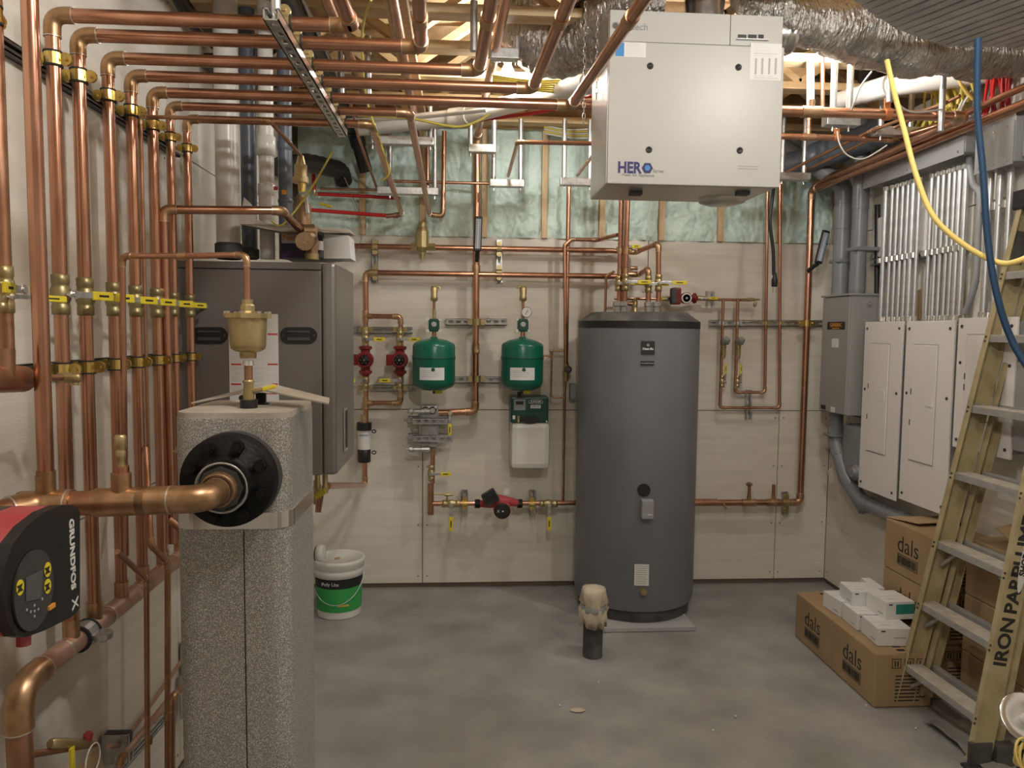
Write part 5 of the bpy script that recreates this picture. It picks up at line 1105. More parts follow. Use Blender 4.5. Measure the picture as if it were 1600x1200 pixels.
for k in range(-14, 22):
    run_ = []; base = o0+nrm*(k*.055)
    ts = [i*.02-2 for i in range(200)]; ins = [t_ for t_ in ts if inside(base+dirn*t_)]
    if len(ins) > 4: a = base+dirn*ins[0]; b = base+dirn*ins[-1]; MB(frame((a+b)/2, dirn, nrm, Z_)).box((0, 0, -.003), ((b-a).length, .040, .008), .003).build('rib', 'duct', md)
# big white plastic drain pipes overhead
pipe('wide white plastic drain pipe sloping away above the cable bundles at right', [Q(1310, 158, 4.0), Q(1370, 140, 3.8), Q(1560, 112, 3.45)], .046, name='drain_pipe', m='pvcw', mf='pvcw', ring=False, couplings=[Q(1370, 140, 3.8)])
pipe('wide white drain pipe lit by the bulb, left of the ventilator', [Q(560, 200, 4.5), Q(720, 183, 4.25), Q(900, 137, 3.72), Q(960, 122, 3.55)], .045, name='drain_pipe', m='pvcw', mf='pvcw', ring=False, couplings=[Q(897, 137, 3.72)])
for k, (a, b) in enumerate((((730, 178), (930, 148)), ((745, 188), (935, 156)), ((540, 188), (760, 172)), ((1180, 100), (1250, 62)))):
    q = MB().tube([Q(*a, 4.2 if k != 3 else 3.5), Q((a[0]+b[0])/2, (a[1]+b[1])/2+4, 4.0 if k != 3 else 3.4), Q(*b, 3.8 if k != 3 else 3.3)], .010, 8); tag(q.build('red_tube', 'redpex' if k != 2 else 'romexw'), ['upper thin red tube beside the white drain pipe left of the ventilator', 'lower thin red tube beside the white drain pipe left of the ventilator', 'thin white cable under the overhead drain pipe at left', 'thin red tube right of the ventilator under the foil duct'][k], 'tube')
random.seed(5)
q = thing('cable_bundle', 'loose yellow cables stapled under the joists left of the ventilator', 'cable', Q(880, 215, 4.9))
for k in range(6):
    y0 = 118+3*k; MB().tube(smoothpath([Q(770, y0, 3.7), Q(830, y0+8, 3.75), Q(900, y0+6+k, 3.75), Q(960, y0-6, 3.6)], 5), .005, 6).build('cable', 'romex', q)
q = thing('cable_bundle', 'sagging pale cables behind the hangers left of the ventilator, above the foam', 'cable', Q(900, 205, 4.93))
for k in range(5): MB().tube(smoothpath([Q(850, 196+3*k, 4.9), Q(890, 203+3*k, 4.9), Q(935, 200+4*k, 4.9)], 4), .006, 6).build('cable', 'romex' if k % 2 else 'romexw', q)

# ================================================================ RIGHT WALL
XF = RX-.005
def R(px, py, X=XF): return P(px, py, X=X)
# transfer switch
gx = 2.36; a = P(1287, 465, X=gx); b = P(1328, 462, X=gx); zt = a.z; zb_ = P(1300, 645, X=gx).z
y0g, y1g = 4.46, 4.80
gs = thing('transfer_switch', 'tall grey metal electrical cabinet with black name label near the back right corner', 'cabinet', ((gx+RX)/2, (y0g+y1g)/2, zb_))
MB().lo((gx+.012, y0g, zb_), (RX-.001, y1g, zt), .004).build('casing', 'elec', gs)
dr = MB().lo((gx, y0g+.004, zb_+.004), (gx+.012, y1g-.004, zt-.004), .003).build('door', 'elec', gs)
MB().lo((gx-.01, y0g-.01, zt), (RX-.001, y1g+.01, zt+.012), .003).build('rain_cap', 'elec', gs)
def rsticker(px0, py0, px1, py1, X, m, parent, name='sticker', th=.001):
    a = P(px0, py0, X=X); b = P(px1, py1, X=X); return MB().lo((X-th, min(a.y, b.y), min(a.z, b.z)), (X, max(a.y, b.y), max(a.z, b.z))).build(name, m, parent)
s_ = rsticker(1293, 503, 1320, 515, gx, 'ink', gs, 'name_label'); c = P(1306, 508, X=gx-.0012); text('GENERAC', c, -Y_, Z_, .034, 'orange', s_); text('POWER SYSTEMS', c-Z_*.022, -Y_, Z_, .012, 'orange', s_)
rsticker(1300, 529, 1310, 543, gx, 'paper', gs, 'white_label'); rsticker(1283, 632, 1290, 640, gx, 'ink', gs, 'black_label'); rsticker(1298, 635, 1304, 645, gx, 'paper', gs, 'white_label')
MB().cyl(P(1357, 474, Y=y0g), P(1357, 474, Y=y0g)-Y_*.012, .014).build('round_lock', 'chrome', gs)
# grey plastic conduits
def cond(lab, pts, r, rb=.12, cols=(), m='pvcg', **k): return pipe(lab, pts, r, name='plastic_conduit', cat='conduit', m=m, mf=m, rb=rb, fit=1.07, ring=False, couplings=cols, **k)
x1c = 2.45; c = Q(1314, 455, 4.72)
cond('thick grey plastic conduit left of two entering the cabinet top, bent at the ceiling end', [V((2.43, 4.72, zt+.01)), V((2.43, 4.72, P(1314, 290, Y=4.72).z)), V((2.10, 4.95, P(1230, 225, Y=4.95).z)), ], .052, cols=[V((2.43, 4.72, P(1314, 340, Y=4.72).z))])
cond('thick grey plastic conduit right of two entering the cabinet top', [V((2.44, 4.53, zt+.01)), V((2.44, 4.53, P(1345, 285, Y=4.53).z)), V((2.44, 4.53, 3.6))], .046, cols=[V((2.44, 4.53, P(1345, 310, Y=4.53).z)), V((2.44, 4.53, P(1345, 440, Y=4.53).z))])
MB()
q = tag(MB().lo((2.385, 4.47, P(1345, 389, Y=4.5).z-.012), (2.56, 4.59, P(1345, 389, Y=4.5).z+.012), .01).build('conduit_strap', 'pvcg'), 'grey strap around the right conduit above the cabinet', 'clamp')
q = tag(MB().lo((2.38, 4.66, P(1314, 408, Y=4.7).z-.012), (2.56, 4.79, P(1314, 408, Y=4.7).z+.012), .01).build('conduit_strap', 'pvcg'), 'grey strap around the left conduit above the cabinet', 'clamp')
q = tag(MB().tube(smoothpath([V((2.47, 4.60, zt+.01)), R(1318, 430, 2.5), R(1331, 416, 2.5), R(1330, 440, 2.5), V((2.47, 4.56, zt+.01))], 6), .006, 8).build('ground_wire', 'capgrey'), 'thin grey wire looping between the two conduits on the cabinet top', 'cable')
cond('thick grey plastic conduit sweeping from under the cabinet down to the cartons', [V((2.44, 4.72, zb_)), V((2.44, 4.72, P(1298, 690, Y=4.72).z)), V((2.46, 4.60, P(1306, 740, X=2.46).z)), P(1345, 783, X=2.49), P(1425, 818, X=2.49)], .045, rb=.16, cols=[P(1345, 783, X=2.49)])
tag(MB().lo((2.38, 4.66, P(1305, 680, Y=4.7).z-.010), (2.56, 4.78, P(1305, 680, Y=4.7).z+.010), .01).build('conduit_strap', 'pvcg'), 'grey strap around the sweeping conduit under the cabinet', 'clamp')
tag(MB().prism([P(1293, 735, X=2.385), P(1300, 732, X=2.385), P(1304, 752, X=2.385), P(1298, 754, X=2.385)], (.006, 0, 0)).build('silver_label', 'chrome'), 'silver sticker on the bend of the sweeping conduit', 'label')
mb = thing('junction_box', 'rounded grey plastic junction box below the cabinet beside the first white panel', 'box', (2.50, 4.42, P(1330, 745, X=2.45).z))
a = P(1315, 668, X=2.44); b = P(1350, 748, X=2.44); MB().lo((2.44, b.y, P(1330, 748, X=2.44).z), (RX-.002, a.y, P(1330, 664, X=2.44).z), .03).build('body', 'pvcg', mb)
MB().cyl(V((2.5, 4.43, P(1330, 666, X=2.44).z)), V((2.5, 4.43, zb_+.0)), .035).build('neck', 'pvcg', mb)
MB().lathe(P(1337, 738, X=2.44), -X_, [(.05, -.02), (.05, .01), (.035, .015), (.03, .03)], 20).build('hub', 'pvcg', mb)
# white panels
def panel(lab, px0, px1, pyt, pyb0, X=2.43, door=True, grp='white breaker panels'):
    a = P(px0, pyt, X=X); b = P(px1, pyt, X=X); zb2 = P(px0, pyb0, X=X).z; zt2 = a.z; y1, y0 = a.y, b.y
    t = thing('breaker_panel', lab, 'panel', (X+.06, (y0+y1)/2, zb2))
    MB().lo((X+.012, y0+.02, zb2+.02), (RX-.001, y1-.02, zt2-.02), .004).build('back_box', 'elec', t)
    cv = MB().lo((X, y0, zb2), (X+.012, y1, zt2), .003).build('cover', 'whitemet', t)
    w_ = y1-y0; h_ = zt2-zb2
    da, db = y1-w_*.20, y0+w_*.30; zc, zd = zt2-h_*.13, zb2+h_*.24
    MB().lo((X-.0012, db-.006, zd-.006), (X+.004, da+.006, zc+.006)).build('door_gap', 'pgrey', t)
    d = MB().lo((X-.006, db, zd), (X+.004, da, zc), .003).build('door', 'whitemet', t)
    MB().lo((X-.009, db+.02, (zc+zd)/2-.01), (X-.005, db+.075, (zc+zd)/2+.055), .002).build('latch', 'whitemet', d)
    q = MB()
    for zz2 in (zt2-.04, zb2+.04, (zb2+zt2)/2+.1):
        for y_ in (y0+.03, y1-.03): MB().lathe((X, y_, zz2), -X_, [(.008, -.001), (.008, .004)], 8).build('cover_screw', 'darksteel', cv)
    for zz2 in (zc-.25, zd+.2): q.lo((X-.0025, da+.010, zz2-.015), (X+.001, da+.014, zz2+.015))
    q.build('hinge_slots', 'ink', d); return t
panel('white breaker panel nearest the grey cabinet, leftmost of three', 1352, 1411, 503, 765)
panel('white breaker panel in the middle of three on the right wall', 1417, 1492, 502, 784)
panel('white breaker panel partly behind the ladder, rightmost of three', 1498, 1590, 497, 700)
b = MB().lo((2.42, 2.55, P(1590, 705, X=2.42).z), (RX-.001, P(1587, 600, X=2.42).y, P(1590, 565, X=2.42).z), .005); tag(b.build('disconnect_box', 'elec'), 'grey electrical box behind the ladder at the right edge of the picture', 'box')
# gutter boxes
def gutter(lab, px0, px1, pyt, pyb, X=2.42, name='wireway'):
    a = P(px0, pyb, X=X); b = P(px1, pyb, X=X); zt2 = P(px0, pyt, X=X).z; t = thing(name, lab, 'box', (X+.08, (a.y+b.y)/2, a.z))
    MB().lo((X+.006, b.y, a.z), (RX-.001, a.y, zt2), .004).build('trough', 'elec', t); cv = MB().lo((X, b.y+.003, a.z-.012), (X+.006, a.y-.003, zt2-.02), .002).build('cover', 'elec', t)
    q = MB()
    for i in range(3):
        for z_ in (a.z+.01, zt2-.04): MB().lathe((X, b.y+.04+(a.y-b.y-.08)*i/2, z_), -X_, [(.006, 0), (.006, .004)], 8).build('screw', 'chrome', cv)
    return t
gutter('long grey wiring trough on the right wall above the steel conduits', 1348, 1503, 250, 293)
gutter('grey wiring box at the right edge above the third group of steel conduits', 1521, 1581, 205, 270, name='wiring_box')
gutter('grey panel box at the top right edge of the picture above the ladder', 1583, 1640, 170, 245, X=2.46, name='wiring_box')
# steel conduits
def emt(lab, px, pyt, pyb, grp, X=2.50, r=.0125, bend=0):
    y = P(px, pyb, X=X).y; z1 = P(px, pyt, X=X).z; z0 = P(px, pyb, X=X).z; t = thing('steel_conduit', lab, 'conduit', (X, y, z0), grp)
    MB().tube([(X, y, z0), (X, y+bend*.0, z1)], r, 10).build('tube', 'emt', t)
    MB().lathe((X, y, z0), Z_, [(r*1.3, -.0), (r*1.45, .004), (r*1.3, .03)], 8, False).build('connector', 'chrome', t)
    MB().lathe((X, y, z1-.03), Z_, [(r*1.3, -.0), (r*1.45, .02), (r*1.3, .03)], 8, False).build('connector', 'chrome', t)
g1 = [1376, 1386, 1394, 1402, 1410, 1418, 1427]
for i, px in enumerate(g1): emt(f'steel conduit above the first white panel, {ordn(i)} from the left', px, 293-(px-1376)*.28, 503, 'steel conduits over the first panel', r=.0165 if i in (0, 5) else .0125)
g2 = [1446, 1456, 1464, 1473, 1481, 1489, 1498]
for i, px in enumerate(g2): emt(f'steel conduit above the middle white panel, {ordn(i)} from the left', px, 273-(px-1446)*.28, 502, 'steel conduits over the middle panel', r=.0165 if i in (5, 6) else .0125)
for i, px in enumerate((1536, 1551, 1567)): emt(f'steel conduit above the rightmost white panel, {ordn(i)} from the left', px, 262-(px-1536)*.28, 498, 'steel conduits over the right panel', r=.0165)
a = R(1371, 411); b = R(1515, 381); b.z = a.z; strut('strut across the steel conduits on the right wall', V((RX-.001, a.y, a.z)), V((RX-.001, b.y, a.z)), -X_, h=.05)
for i, px in enumerate(g1+g2):
    c = P(px, 400, X=2.50); clamp(f'steel strap on the conduit strut, {ordn(i) if i<14 else i} from the left', V((2.5, c.y, a.z)), .015, Z_, Y_, 'straps on the conduit strut', m='chrome', cush=False, name='conduit_strap')
for i, px in enumerate((1536, 1551, 1567)):
    c = P(px, 395, X=2.50); clamp(f'steel strap on the conduits over the right panel, {ordn(i)} from the left', V((2.5, c.y, P(1550, 324, X=2.5).z)), .018, Z_, Y_, 'straps over the right panel', m='chrome', cush=False, name='conduit_strap')
q = tag(MB().tube(smoothpath([R(1512, 235, 2.50), R(1520, 285, 2.50), R(1531, 305, 2.5), R(1528, 370, 2.5), R(1524, 440, 2.5), R(1508, 490, 2.5)], 6), .016, 10).build('flexible_conduit', 'capgrey'), 'grey flexible conduit winding down beside the third conduit group', 'conduit')
q = tag(MB().tube([R(1371, 320, 2.55), R(1370, 500, 2.55)], .016, 10).build('black_conduit', 'black'), 'black conduit at the left end of the steel conduit bank', 'conduit')
for k, (x0, x1, y0_, y1_) in enumerate(((1366, 1383, 342, 400), (1424, 1446, 328, 396))):
    a = R(x0, y0_, 2.55); b = R(x1, y1_, 2.55); q = MB().lo((2.545, b.y, b.z), (RX-.001, a.y, a.z), .01); tag(q.build('blank_plate', 'whitemet'), ['white rounded cover plate left of the first steel conduits', 'white rounded cover plate between the two conduit groups'][k], 'plate')
for k, (x0, x1, y0_, y1_) in enumerate(((1432, 1439, 455, 500), (1501, 1508, 442, 492))):
    a = R(x0, y0_); b = R(x1, y1_); q = MB().prism([R(x0, y0_), R(x1, y0_-3), R(x1, y1_), R(x0, y1_)], (-.006, 0, 0)); tag(q.build('cardboard_scrap', 'card'), ['strip of cardboard stuck between the first two conduit groups', 'dark strip of cardboard right of the middle conduit group'][k], 'cardboard')
# cable bundles entering the gutters
random.seed(11)
def bundle(lab, pa, pb, n, spread, mats, r=.006, sag=.05, X0=2.45):
    t = thing('cable_bundle', lab, 'cable', pb)
    for i in range(n):
        f_ = (i/(n-1)-.5)
        a = pa+V((random.uniform(-.04, .04), f_*spread[0]+random.uniform(-.02, .02), 0)); b = pb+V((random.uniform(-.03, .03), f_*spread[1], 0))
        m_ = (a+b)/2+V((random.uniform(-sag, sag), random.uniform(-sag, sag), 0))
        MB().tube(smoothpath([a, m_, b], 5), r, 6).build('cable', random.choice(mats), t)
bundle('fan of yellow cables dropping into the long wiring trough, lower group', R(1475, 165, 2.46), R(1425, 262, 2.49), 16, (.35, .45), ['romex', 'romex', 'romexw'])
bundle('thick bunch of yellow cables hanging from the joists at right', R(1493, 110, 2.40), R(1495, 165, 2.44), 14, (.18, .25), ['romex', 'ycord'], .008)
bundle('yellow cables crossing between the joists and trough at right', R(1460, 120, 2.42), R(1470, 190, 2.46), 8, (.14, .2), ['romex'])
bundle('white and grey cables in front of the trough behind the blue cord', R(1520, 135, 2.46), R(1500, 235, 2.49), 10, (.12, .25), ['romexw', 'romexw', 'pgrey'])
bundle('yellow and white cables entering the left end of the trough', R(1400, 215, 2.45), R(1385, 262, 2.49), 9, (.25, .35), ['romex', 'romexw'])
bundle('yellow cables beside the blue cord running into the wiring box', R(1500, 165, 2.46), R(1485, 240, 2.49), 8, (.12, .2), ['romex', 'ycord'])
bundle('red cable bundle dropping from the ceiling at the upper right', R(1563, 112, 2.46), R(1556, 178, 2.48), 10, (.10, .13), ['redpex'], .008, .01)
q = tag(MB().tube(smoothpath([R(1535, 108, 2.5), R(1543, 140, 2.5), R(1540, 170, 2.5)], 5), .016, 10).build('grey_conduit', 'capgrey'), 'short grey flexible conduit between the blue cord and red cables', 'conduit')
b = MB().lo(P(1549, 104, X=2.46)-V((0, .25, .03)), V((RX, P(1549, 104, X=2.46).y, P(1549, 104, X=2.46).z+.03)), .004); tag(b.build('ceiling_box', 'capgrey'), 'dusty grey fitting above the red cable bundle', 'box')
duct('dark wrapped duct behind the pipes near the back right corner', [Q(1225, 262, 4.85), Q(1290, 238, 4.7), Q(1370, 212, 4.35), Q(1402, 195, 4.05)], .085, m='pvcd', amp=.015, seg=24)
# cords
q = tag(MB().tube(smoothpath([Q(1386, 95, 2.6), Q(1396, 140, 2.55), Q(1412, 200, 2.5), Q(1432, 275, 2.45), Q(1460, 340, 2.4), Q(1510, 385, 2.35), Q(1560, 410, 2.3), Q(1590, 408, 2.25), Q(1640, 385, 2.2)], 8), .009, 10).build('extension_cord', 'ycord'), 'thick yellow extension cord hanging from the foil duct and curving to the right edge', 'cord')
q = tag(MB().tube(smoothpath([Q(1528, 60, 2.4), Q(1527, 170, 2.4), Q(1536, 270, 2.35), Q(1544, 380, 2.3), Q(1560, 470, 2.25), Q(1585, 540, 2.2), Q(1625, 600, 2.1)], 8), .0105, 10).build('blue_cord', 'blue'), 'dark blue air hose hanging from the flat duct in front of the ladder', 'hose')
q = tag(MB().tube(smoothpath([Q(1362, 112, 3.3), Q(1345, 135, 3.3), Q(1335, 160, 3.3), Q(1331, 172, 3.36)], 6), .004, 6).build('white_wire', 'romexw'), 'thin white wire hanging down to the brass end above the long bright pipe', 'cable')
q = tag(MB().tube(smoothpath([Q(1308, 205, 3.9), Q(1312, 225, 3.9), Q(1325, 243, 3.9), Q(1350, 248, 3.9), Q(1386, 227, 3.9)], 6), .004, 6).build('white_wire', 'romexw'), 'thin white wire loop hanging under the lower long pipe', 'cable')
q = tag(MB().tube(smoothpath([Q(1392, 105, 3.2), Q(1400, 155, 3.2), Q(1425, 175, 3.25), Q(1472, 171, 3.35)], 6), .004, 6).build('white_wire', 'romexw'), 'thin white wire sagging across the long bright pipe right of the yellow cord', 'cable')
q = tag(MB().tube(smoothpath([Q(535, 270, 4.9), Q(560, 330, 4.97), Q(565, 370, 5.0), Q(550, 400, 4.97), Q(528, 410, 4.9)], 6), .003, 6).build('thin_wire', 'capgrey'), 'thin dark wire hanging down beside the boiler onto the wall', 'cable')

# ================================================================ CARTONS
def carton(lab, x0, x1, y0, y1, z0, z1, parent_text=True, tsize=.12, open_=False, tape=False, endprint=False):
    t = thing('carton', lab, 'carton', ((x0+x1)/2, (y0+y1)/2, z0))
    b = MB().lo((x0, y0, z0+.001), (x1, y1, z1-.001), .008).build('box_body', 'card', t)
    if parent_text:
        c = V((x0-.0008, (y0+y1)/2+.0, z0+(z1-z0)*.60)); text('dals', c, -Y_, Z_, tsize, 'ink', b, sx=1.0, bold=-.001)
        q = MB(); zz_ = z0+(z1-z0)*.30; hw = .085; hh = .028; yc = c.y
        for (ya, yb_, za, zb3) in ((yc-hw, yc+hw, zz_+hh-.003, zz_+hh), (yc-hw, yc+hw, zz_-hh, zz_-hh+.003), (yc-hw, yc-hw+.003, zz_-hh, zz_+hh), (yc+hw-.003, yc+hw, zz_-hh, zz_+hh)): q.lo((x0-.001, ya, za), (x0, yb_, zb3))
        random.seed(int(z0*100)+3)
        for i in range(34): y_ = yc-hw+.01+i*.0047; q.lo((x0-.001, y_, zz_-hh+.008), (x0, y_+random.choice((.001, .002, .003)), zz_+hh-.008))
        o = q.build('barcode', 'ink', b); o['kind'] = 'stuff'
    if tape:
        q = MB()
        q.lo(((x0+x1)/2-.03, y0+.0, z1-.001), ((x0+x1)/2+.03, y1, z1+.0006)); q.build('tape', 'cardin', b); q = MB()
        for i in range(9): q.lo(((x0+x1)/2-.02, y0+.02+i*.043, z1+.0004), ((x0+x1)/2+.02, y0+.045+i*.043, z1+.001))
        o = q.build('tape_print', 'ink', b); o['kind'] = 'stuff'
    if endprint:
        q = MB()
        for i in range(8): q.lo((x0+.10, y0-.0008, z0+.03+i*.017), (x0+.10+.12+.03*((i*7) % 3), y0, z0+.036+i*.017))
        o = q.build('print_lines', 'ink', b); o['kind'] = 'stuff'
        for k in range(3):
            q = MB(); xx = x0+.05+k*.06+.03; zc_ = z1-.05
            for (xa, xb, za, zb3) in ((xx, xx+.045, zc_+.02, zc_+.023), (xx, xx+.045, zc_-.023, zc_-.02), (xx, xx+.003, zc_-.023, zc_+.023), (xx+.042, xx+.045, zc_-.023, zc_+.023), (xx+.013, xx+.019, zc_-.014, zc_+.012), (xx+.026, xx+.032, zc_-.014, zc_+.012)): q.lo((xa, y0-.0008, za), (xb, y0, zb3))
            q.build('handling_mark', 'ink', b)
    return t
zq = .262
carton('brown lettered carton on the floor at the far left of the pile', 1.945, 2.225, 3.72, 4.14, 0, zq, tape=True)
carton('brown lettered carton nearest the camera in the front row, under the small white boxes', 1.945, 2.225, 3.30, 3.715, 0, zq, endprint=True, tape=True)
carton('low brown carton behind the front row against the corner', 2.235, 2.54, 3.80, 4.14, 0, .275, False, tape=True)
for k in range(3):
    carton(['bottom brown carton of the stack of three against the right wall', 'middle brown lettered carton of the stack of three', 'top brown lettered carton of the stack of three with open flaps'][k], 2.25, 2.545, 3.37, 3.785, .262*k, .262*(k+1), endprint=True)
st = bpy.data.objects['carton.005'] if 'carton.005' in bpy.data.objects else None
z3 = .786
q = MB(); q.prism([V((2.25, 3.785, z3)), V((2.545, 3.785, z3)), V((2.56, 3.60, z3+.02)), V((2.30, 3.58, z3+.015))], (0, 0, .004)); tag(q.build('carton_flap', 'cardin'), 'open flap of the top carton of the stack', 'flap')
for k, (ya, yb_) in enumerate(((2.92, 3.32),)):
    for j in range(3): carton(['brown printed carton behind the ladder, bottom one', 'brown printed carton behind the ladder, middle one', 'brown printed carton behind the ladder, top one'][j], 2.375, 2.56, ya, yb_, .27*j, .27*(j+1), False, endprint=True)
q = MB(); q.prism([V((2.40, 2.95, .812)), V((2.55, 2.95, .812)), V((2.56, 3.15, .93)), V((2.42, 3.2, .88))], (0, 0, .004)); tag(q.build('carton_flap', 'cardin'), 'raised cardboard flap seen between the ladder steps against the wall', 'flap')
# small white boxes
def wbox(lab, x, y, z, w_, d_, h_, rz, teal=False):
    t = thing('white_box', lab, 'box', (x, y, z), 'small white product boxes on the cartons'); Mx = Matrix.Translation((x, y, z)) @ Matrix.Rotation(math.radians(rz), 4, 'Z')
    b = MB(Mx).box((0, 0, h_/2), (w_, d_, h_), .002).build('box_body', 'paper', t)
    q = MB(Mx); q.lo((-w_*.40, -d_/2-.0006, h_*.80), (-w_*.28, -d_/2, h_*.88)); q.build('black_mark', 'ink', b)
    q = MB(Mx); q.lo((-w_*.02, -d_/2-.0006, h_*.45), (w_*.32, -d_/2, h_*.52)); q.build('print_line', 'pgrey', b)
    q = MB(Mx); q.lo((-w_/2-.0006, -d_*.35, h_*.2), (-w_/2, -d_*.1, h_*.28)); q.build('side_print', 'pgrey', b)
    q = MB(Mx); q.lo((-w_*.3, -d_*.25, h_), (w_*.0, -d_*.22, h_+.0005)); q.build('top_print', 'pgrey', b)
    MB(Mx).lo((-w_/2, -.0008, h_-.0002), (w_/2, .0008, h_+.0004)).build('lid_seam', 'pgrey', b)
    if teal: MB(Mx).lo((-w_*.15, -d_/2-.0007, h_*.3), (w_/2, -d_/2, h_*.85)).build('teal_print', 'teal', b)
zb4 = zq+.0015; h4 = .085
wbox('small white box at the far left end of the white boxes, lower layer', 2.07, 3.83, zb4, .15, .17, h4, 4)
wbox('small white box in the lower layer, second from the left', 2.075, 3.645, zb4, .15, .165, h4, -3)
wbox('small white box nearest the camera in the lower layer', 2.085, 3.46, zb4, .165, .17, h4, -4)
wbox('small white box at the back of the lower layer under the teal one', 2.19, 3.70, zb4, .08, .16, h4, 0)
wbox('small white box on top at the left, turned a little', 2.11, 3.745, zb4+h4, .16, .16, h4*.9, -6)
wbox('small white box on top at the back right', 2.22, 3.83, zb4+h4, .05, .17, h4*.8, -4)
wbox('small white box with a teal corner on top at the right', 2.165, 3.57, zb4+h4, .15, .165, h4*1.05, 3, True)

# ================================================================ LADDER (folded, leaning on the right wall)
f0 = V((2.05, 3.33, 0)); f1 = V((2.45, 3.22, 2.312)); n0 = V((2.06, 2.80, 0)); n1 = V((2.45, 2.86, 2.312))
ldr = thing('step_ladder', 'yellow fibreglass step ladder with grey steps leaning folded against the right wall', 'ladder', (2.1, 3.05, 0))
def rail(a, b, side, nm, off=V((0, 0, 0)), w_=.085, fl_=.03):
    a = a+off; b = b+off; d = (b-a).normalized(); x = (X_-d*X_.dot(d)).normalized(); y = d.cross(x); s_ = side*(1 if y.y > 0 else -1)
    Mx = frame(a, x, y, d); Ln = (b-a).length; q = MB(Mx)
    q.lo((0, -.002, 0), (w_, .002, Ln)); q.lo((0, 0, 0), (.004, -s_*fl_, Ln)); q.lo((w_-.004, 0, 0), (w_, -s_*fl_, Ln)); return q.build(nm, 'fibre', ldr), Mx
def lerp(a, b, t): return a+(b-a)*t
df = (f1-f0).normalized()
rf, Mf = rail(f0+df*.03, f1, 1, 'front_rail'); rn, Mn = rail(n0+df*.03, n1, -1, 'front_rail')
offr = V((.105, 0, .04)); rail(f0+df*.03, f1-df*.12, 1, 'rear_rail', offr+V((0, -.03, 0)), .05); rail(n0+df*.03, n1-df*.12, -1, 'rear_rail', offr+V((0, .03, 0)), .05)
for i, (px, py) in enumerate(((1405, 1035), (1430, 940), (1457, 843), (1483, 737), (1512, 633), (1538, 523), (1562, 425))):
    # height of the step from the far rail line
    best = min((abs(600-F*((lerp(f0, f1, k/400)-CAM).dot(UP))/((lerp(f0, f1, k/400)-CAM).dot(fw))-py), k) for k in range(400))[1]/400
    a = lerp(f0, f1, best); b = lerp(n0, n1, best); ln = (b-a).length; y_ = (b-a).normalized(); x_ = V((1, 0, 0)); x_ = (x_-y_*x_.dot(y_)).normalized(); z_ = x_.cross(y_)
    if z_.z < 0: z_ = -z_; 
    Mx = Matrix((x_, y_, z_)).transposed().to_4x4(); Mx.translation = a
    s_ = MB(Mx).lo((.004, .002, -.004), (.085, ln-.002, 0)).build('step_tread', 'alutop', ldr)
    q = MB(Mx); q.lo((.004, .002, -.032), (.008, ln-.002, -.004)); q.lo((.081, .002, -.028), (.085, ln-.002, -.004)); q.build('step_front', 'alu', s_)
    g = MB(Mx)
    for k in range(4): g.lo((.015+.017*k, .01, -.0005), (.020+.017*k, ln-.01, .0015))
    g.build('tread_ridges', 'alutop', s_)
    MB(Mx).lo((.105+.01, .03, -.02), (.145, ln-.03, .005), .002).build('rear_bar', 'alu', ldr)
    for kk, p_ in enumerate((a, b)):
        for dz in (-.008, -.028): MB().lathe(p_+df*dz+V((.000, (-.012 if kk == 0 else .012), 0)), -X_, [(.005, -.001), (.005, .003)], 8).build('rivet', 'darksteel', ldr)
    if i in (0, 1, 2): MB().tube([a+V((.04, -.005, -.12)), a+V((.04, -.13, -.02))], .009, 6).build('brace', 'alu', ldr); MB().tube([b+V((.04, .005, -.12)), b+V((.04, .13, -.02))], .009, 6).build('brace', 'alu', ldr)
tp_ = MB().lo((f1.x-.01, n1.y-.02, f1.z-.01), (RX-.005, f1.y+.02, f1.z+.075), .008).build('top_cap', 'black', ldr)
for k, (p_, s_) in enumerate(((f0, 1), (n0, -1))):
    q = MB(); q.lo(p_+V((-.015, -.02, 0)), p_+V((.11, .03, .012)), .003); q.lo(p_+V((.0, -.006, .0)), p_+V((.095, .012, .11)), .003); q.build('rubber_foot', 'dust_black', ldr)
    q = MB(); q.lo(p_+V((.105, -.02, 0)), p_+V((.19, .03, .10)), .004); q.build('rubber_foot', 'dust_black', ldr)
# lettering on the outside of the near rail
def onrail(t_): p_ = lerp(n0, n1, t_); return p_
dn = (n1-n0).normalized(); xr = (X_-dn*X_.dot(dn)).normalized()
def rtext(s_, py, size=.075, m='ink'):
    best = min((abs(600-F*((lerp(n0, n1, k/600)-CAM).dot(UP))/((lerp(n0, n1, k/600)-CAM).dot(fw))-py), k) for k in range(600))[1]/600
    p_ = lerp(n0, n1, best)+xr*.043-Y_*.0035; text(s_, p_, dn, -xr, size, m, rn, bold=.0025, sx=1.1)
rtext('IRON', 1000); rtext('PARI', 925); rtext('PLUMB', 850); rtext('&', 805)
best = .36; p_ = lerp(n0, n1, .375)+xr*.058-Y_*.0042; Mx = frame(p_, dn, -xr, dn.cross(-xr))
q = MB(Mx).prism([V((.14*math.cos(2*math.pi*i/20), .018*math.sin(2*math.pi*i/20), 0)) for i in range(20)], (0, 0, .001)); q.build('white_tape', 'paper', rn)
text('SHOP 1A', p_-Y_*.0015, dn, -xr, .035, 'ink', rn, bold=.0015)
p_ = lerp(f0, f1, .955)+xr*.05-Y_*.0045; Mx = frame(p_, dn, -xr, dn.cross(-xr)); MB(Mx).box((-.06, 0, 0), (.14, .05, .001)).build('dark_label', 'dust_black', rf)
p_ = lerp(f0, f1, .62)+xr*.03-Y_*.0045; Mx = frame(p_, dn, -xr, dn.cross(-xr)); MB(Mx).box((0, 0, 0), (.03, .06, .001)).build('grey_tape', 'capgrey', rf)

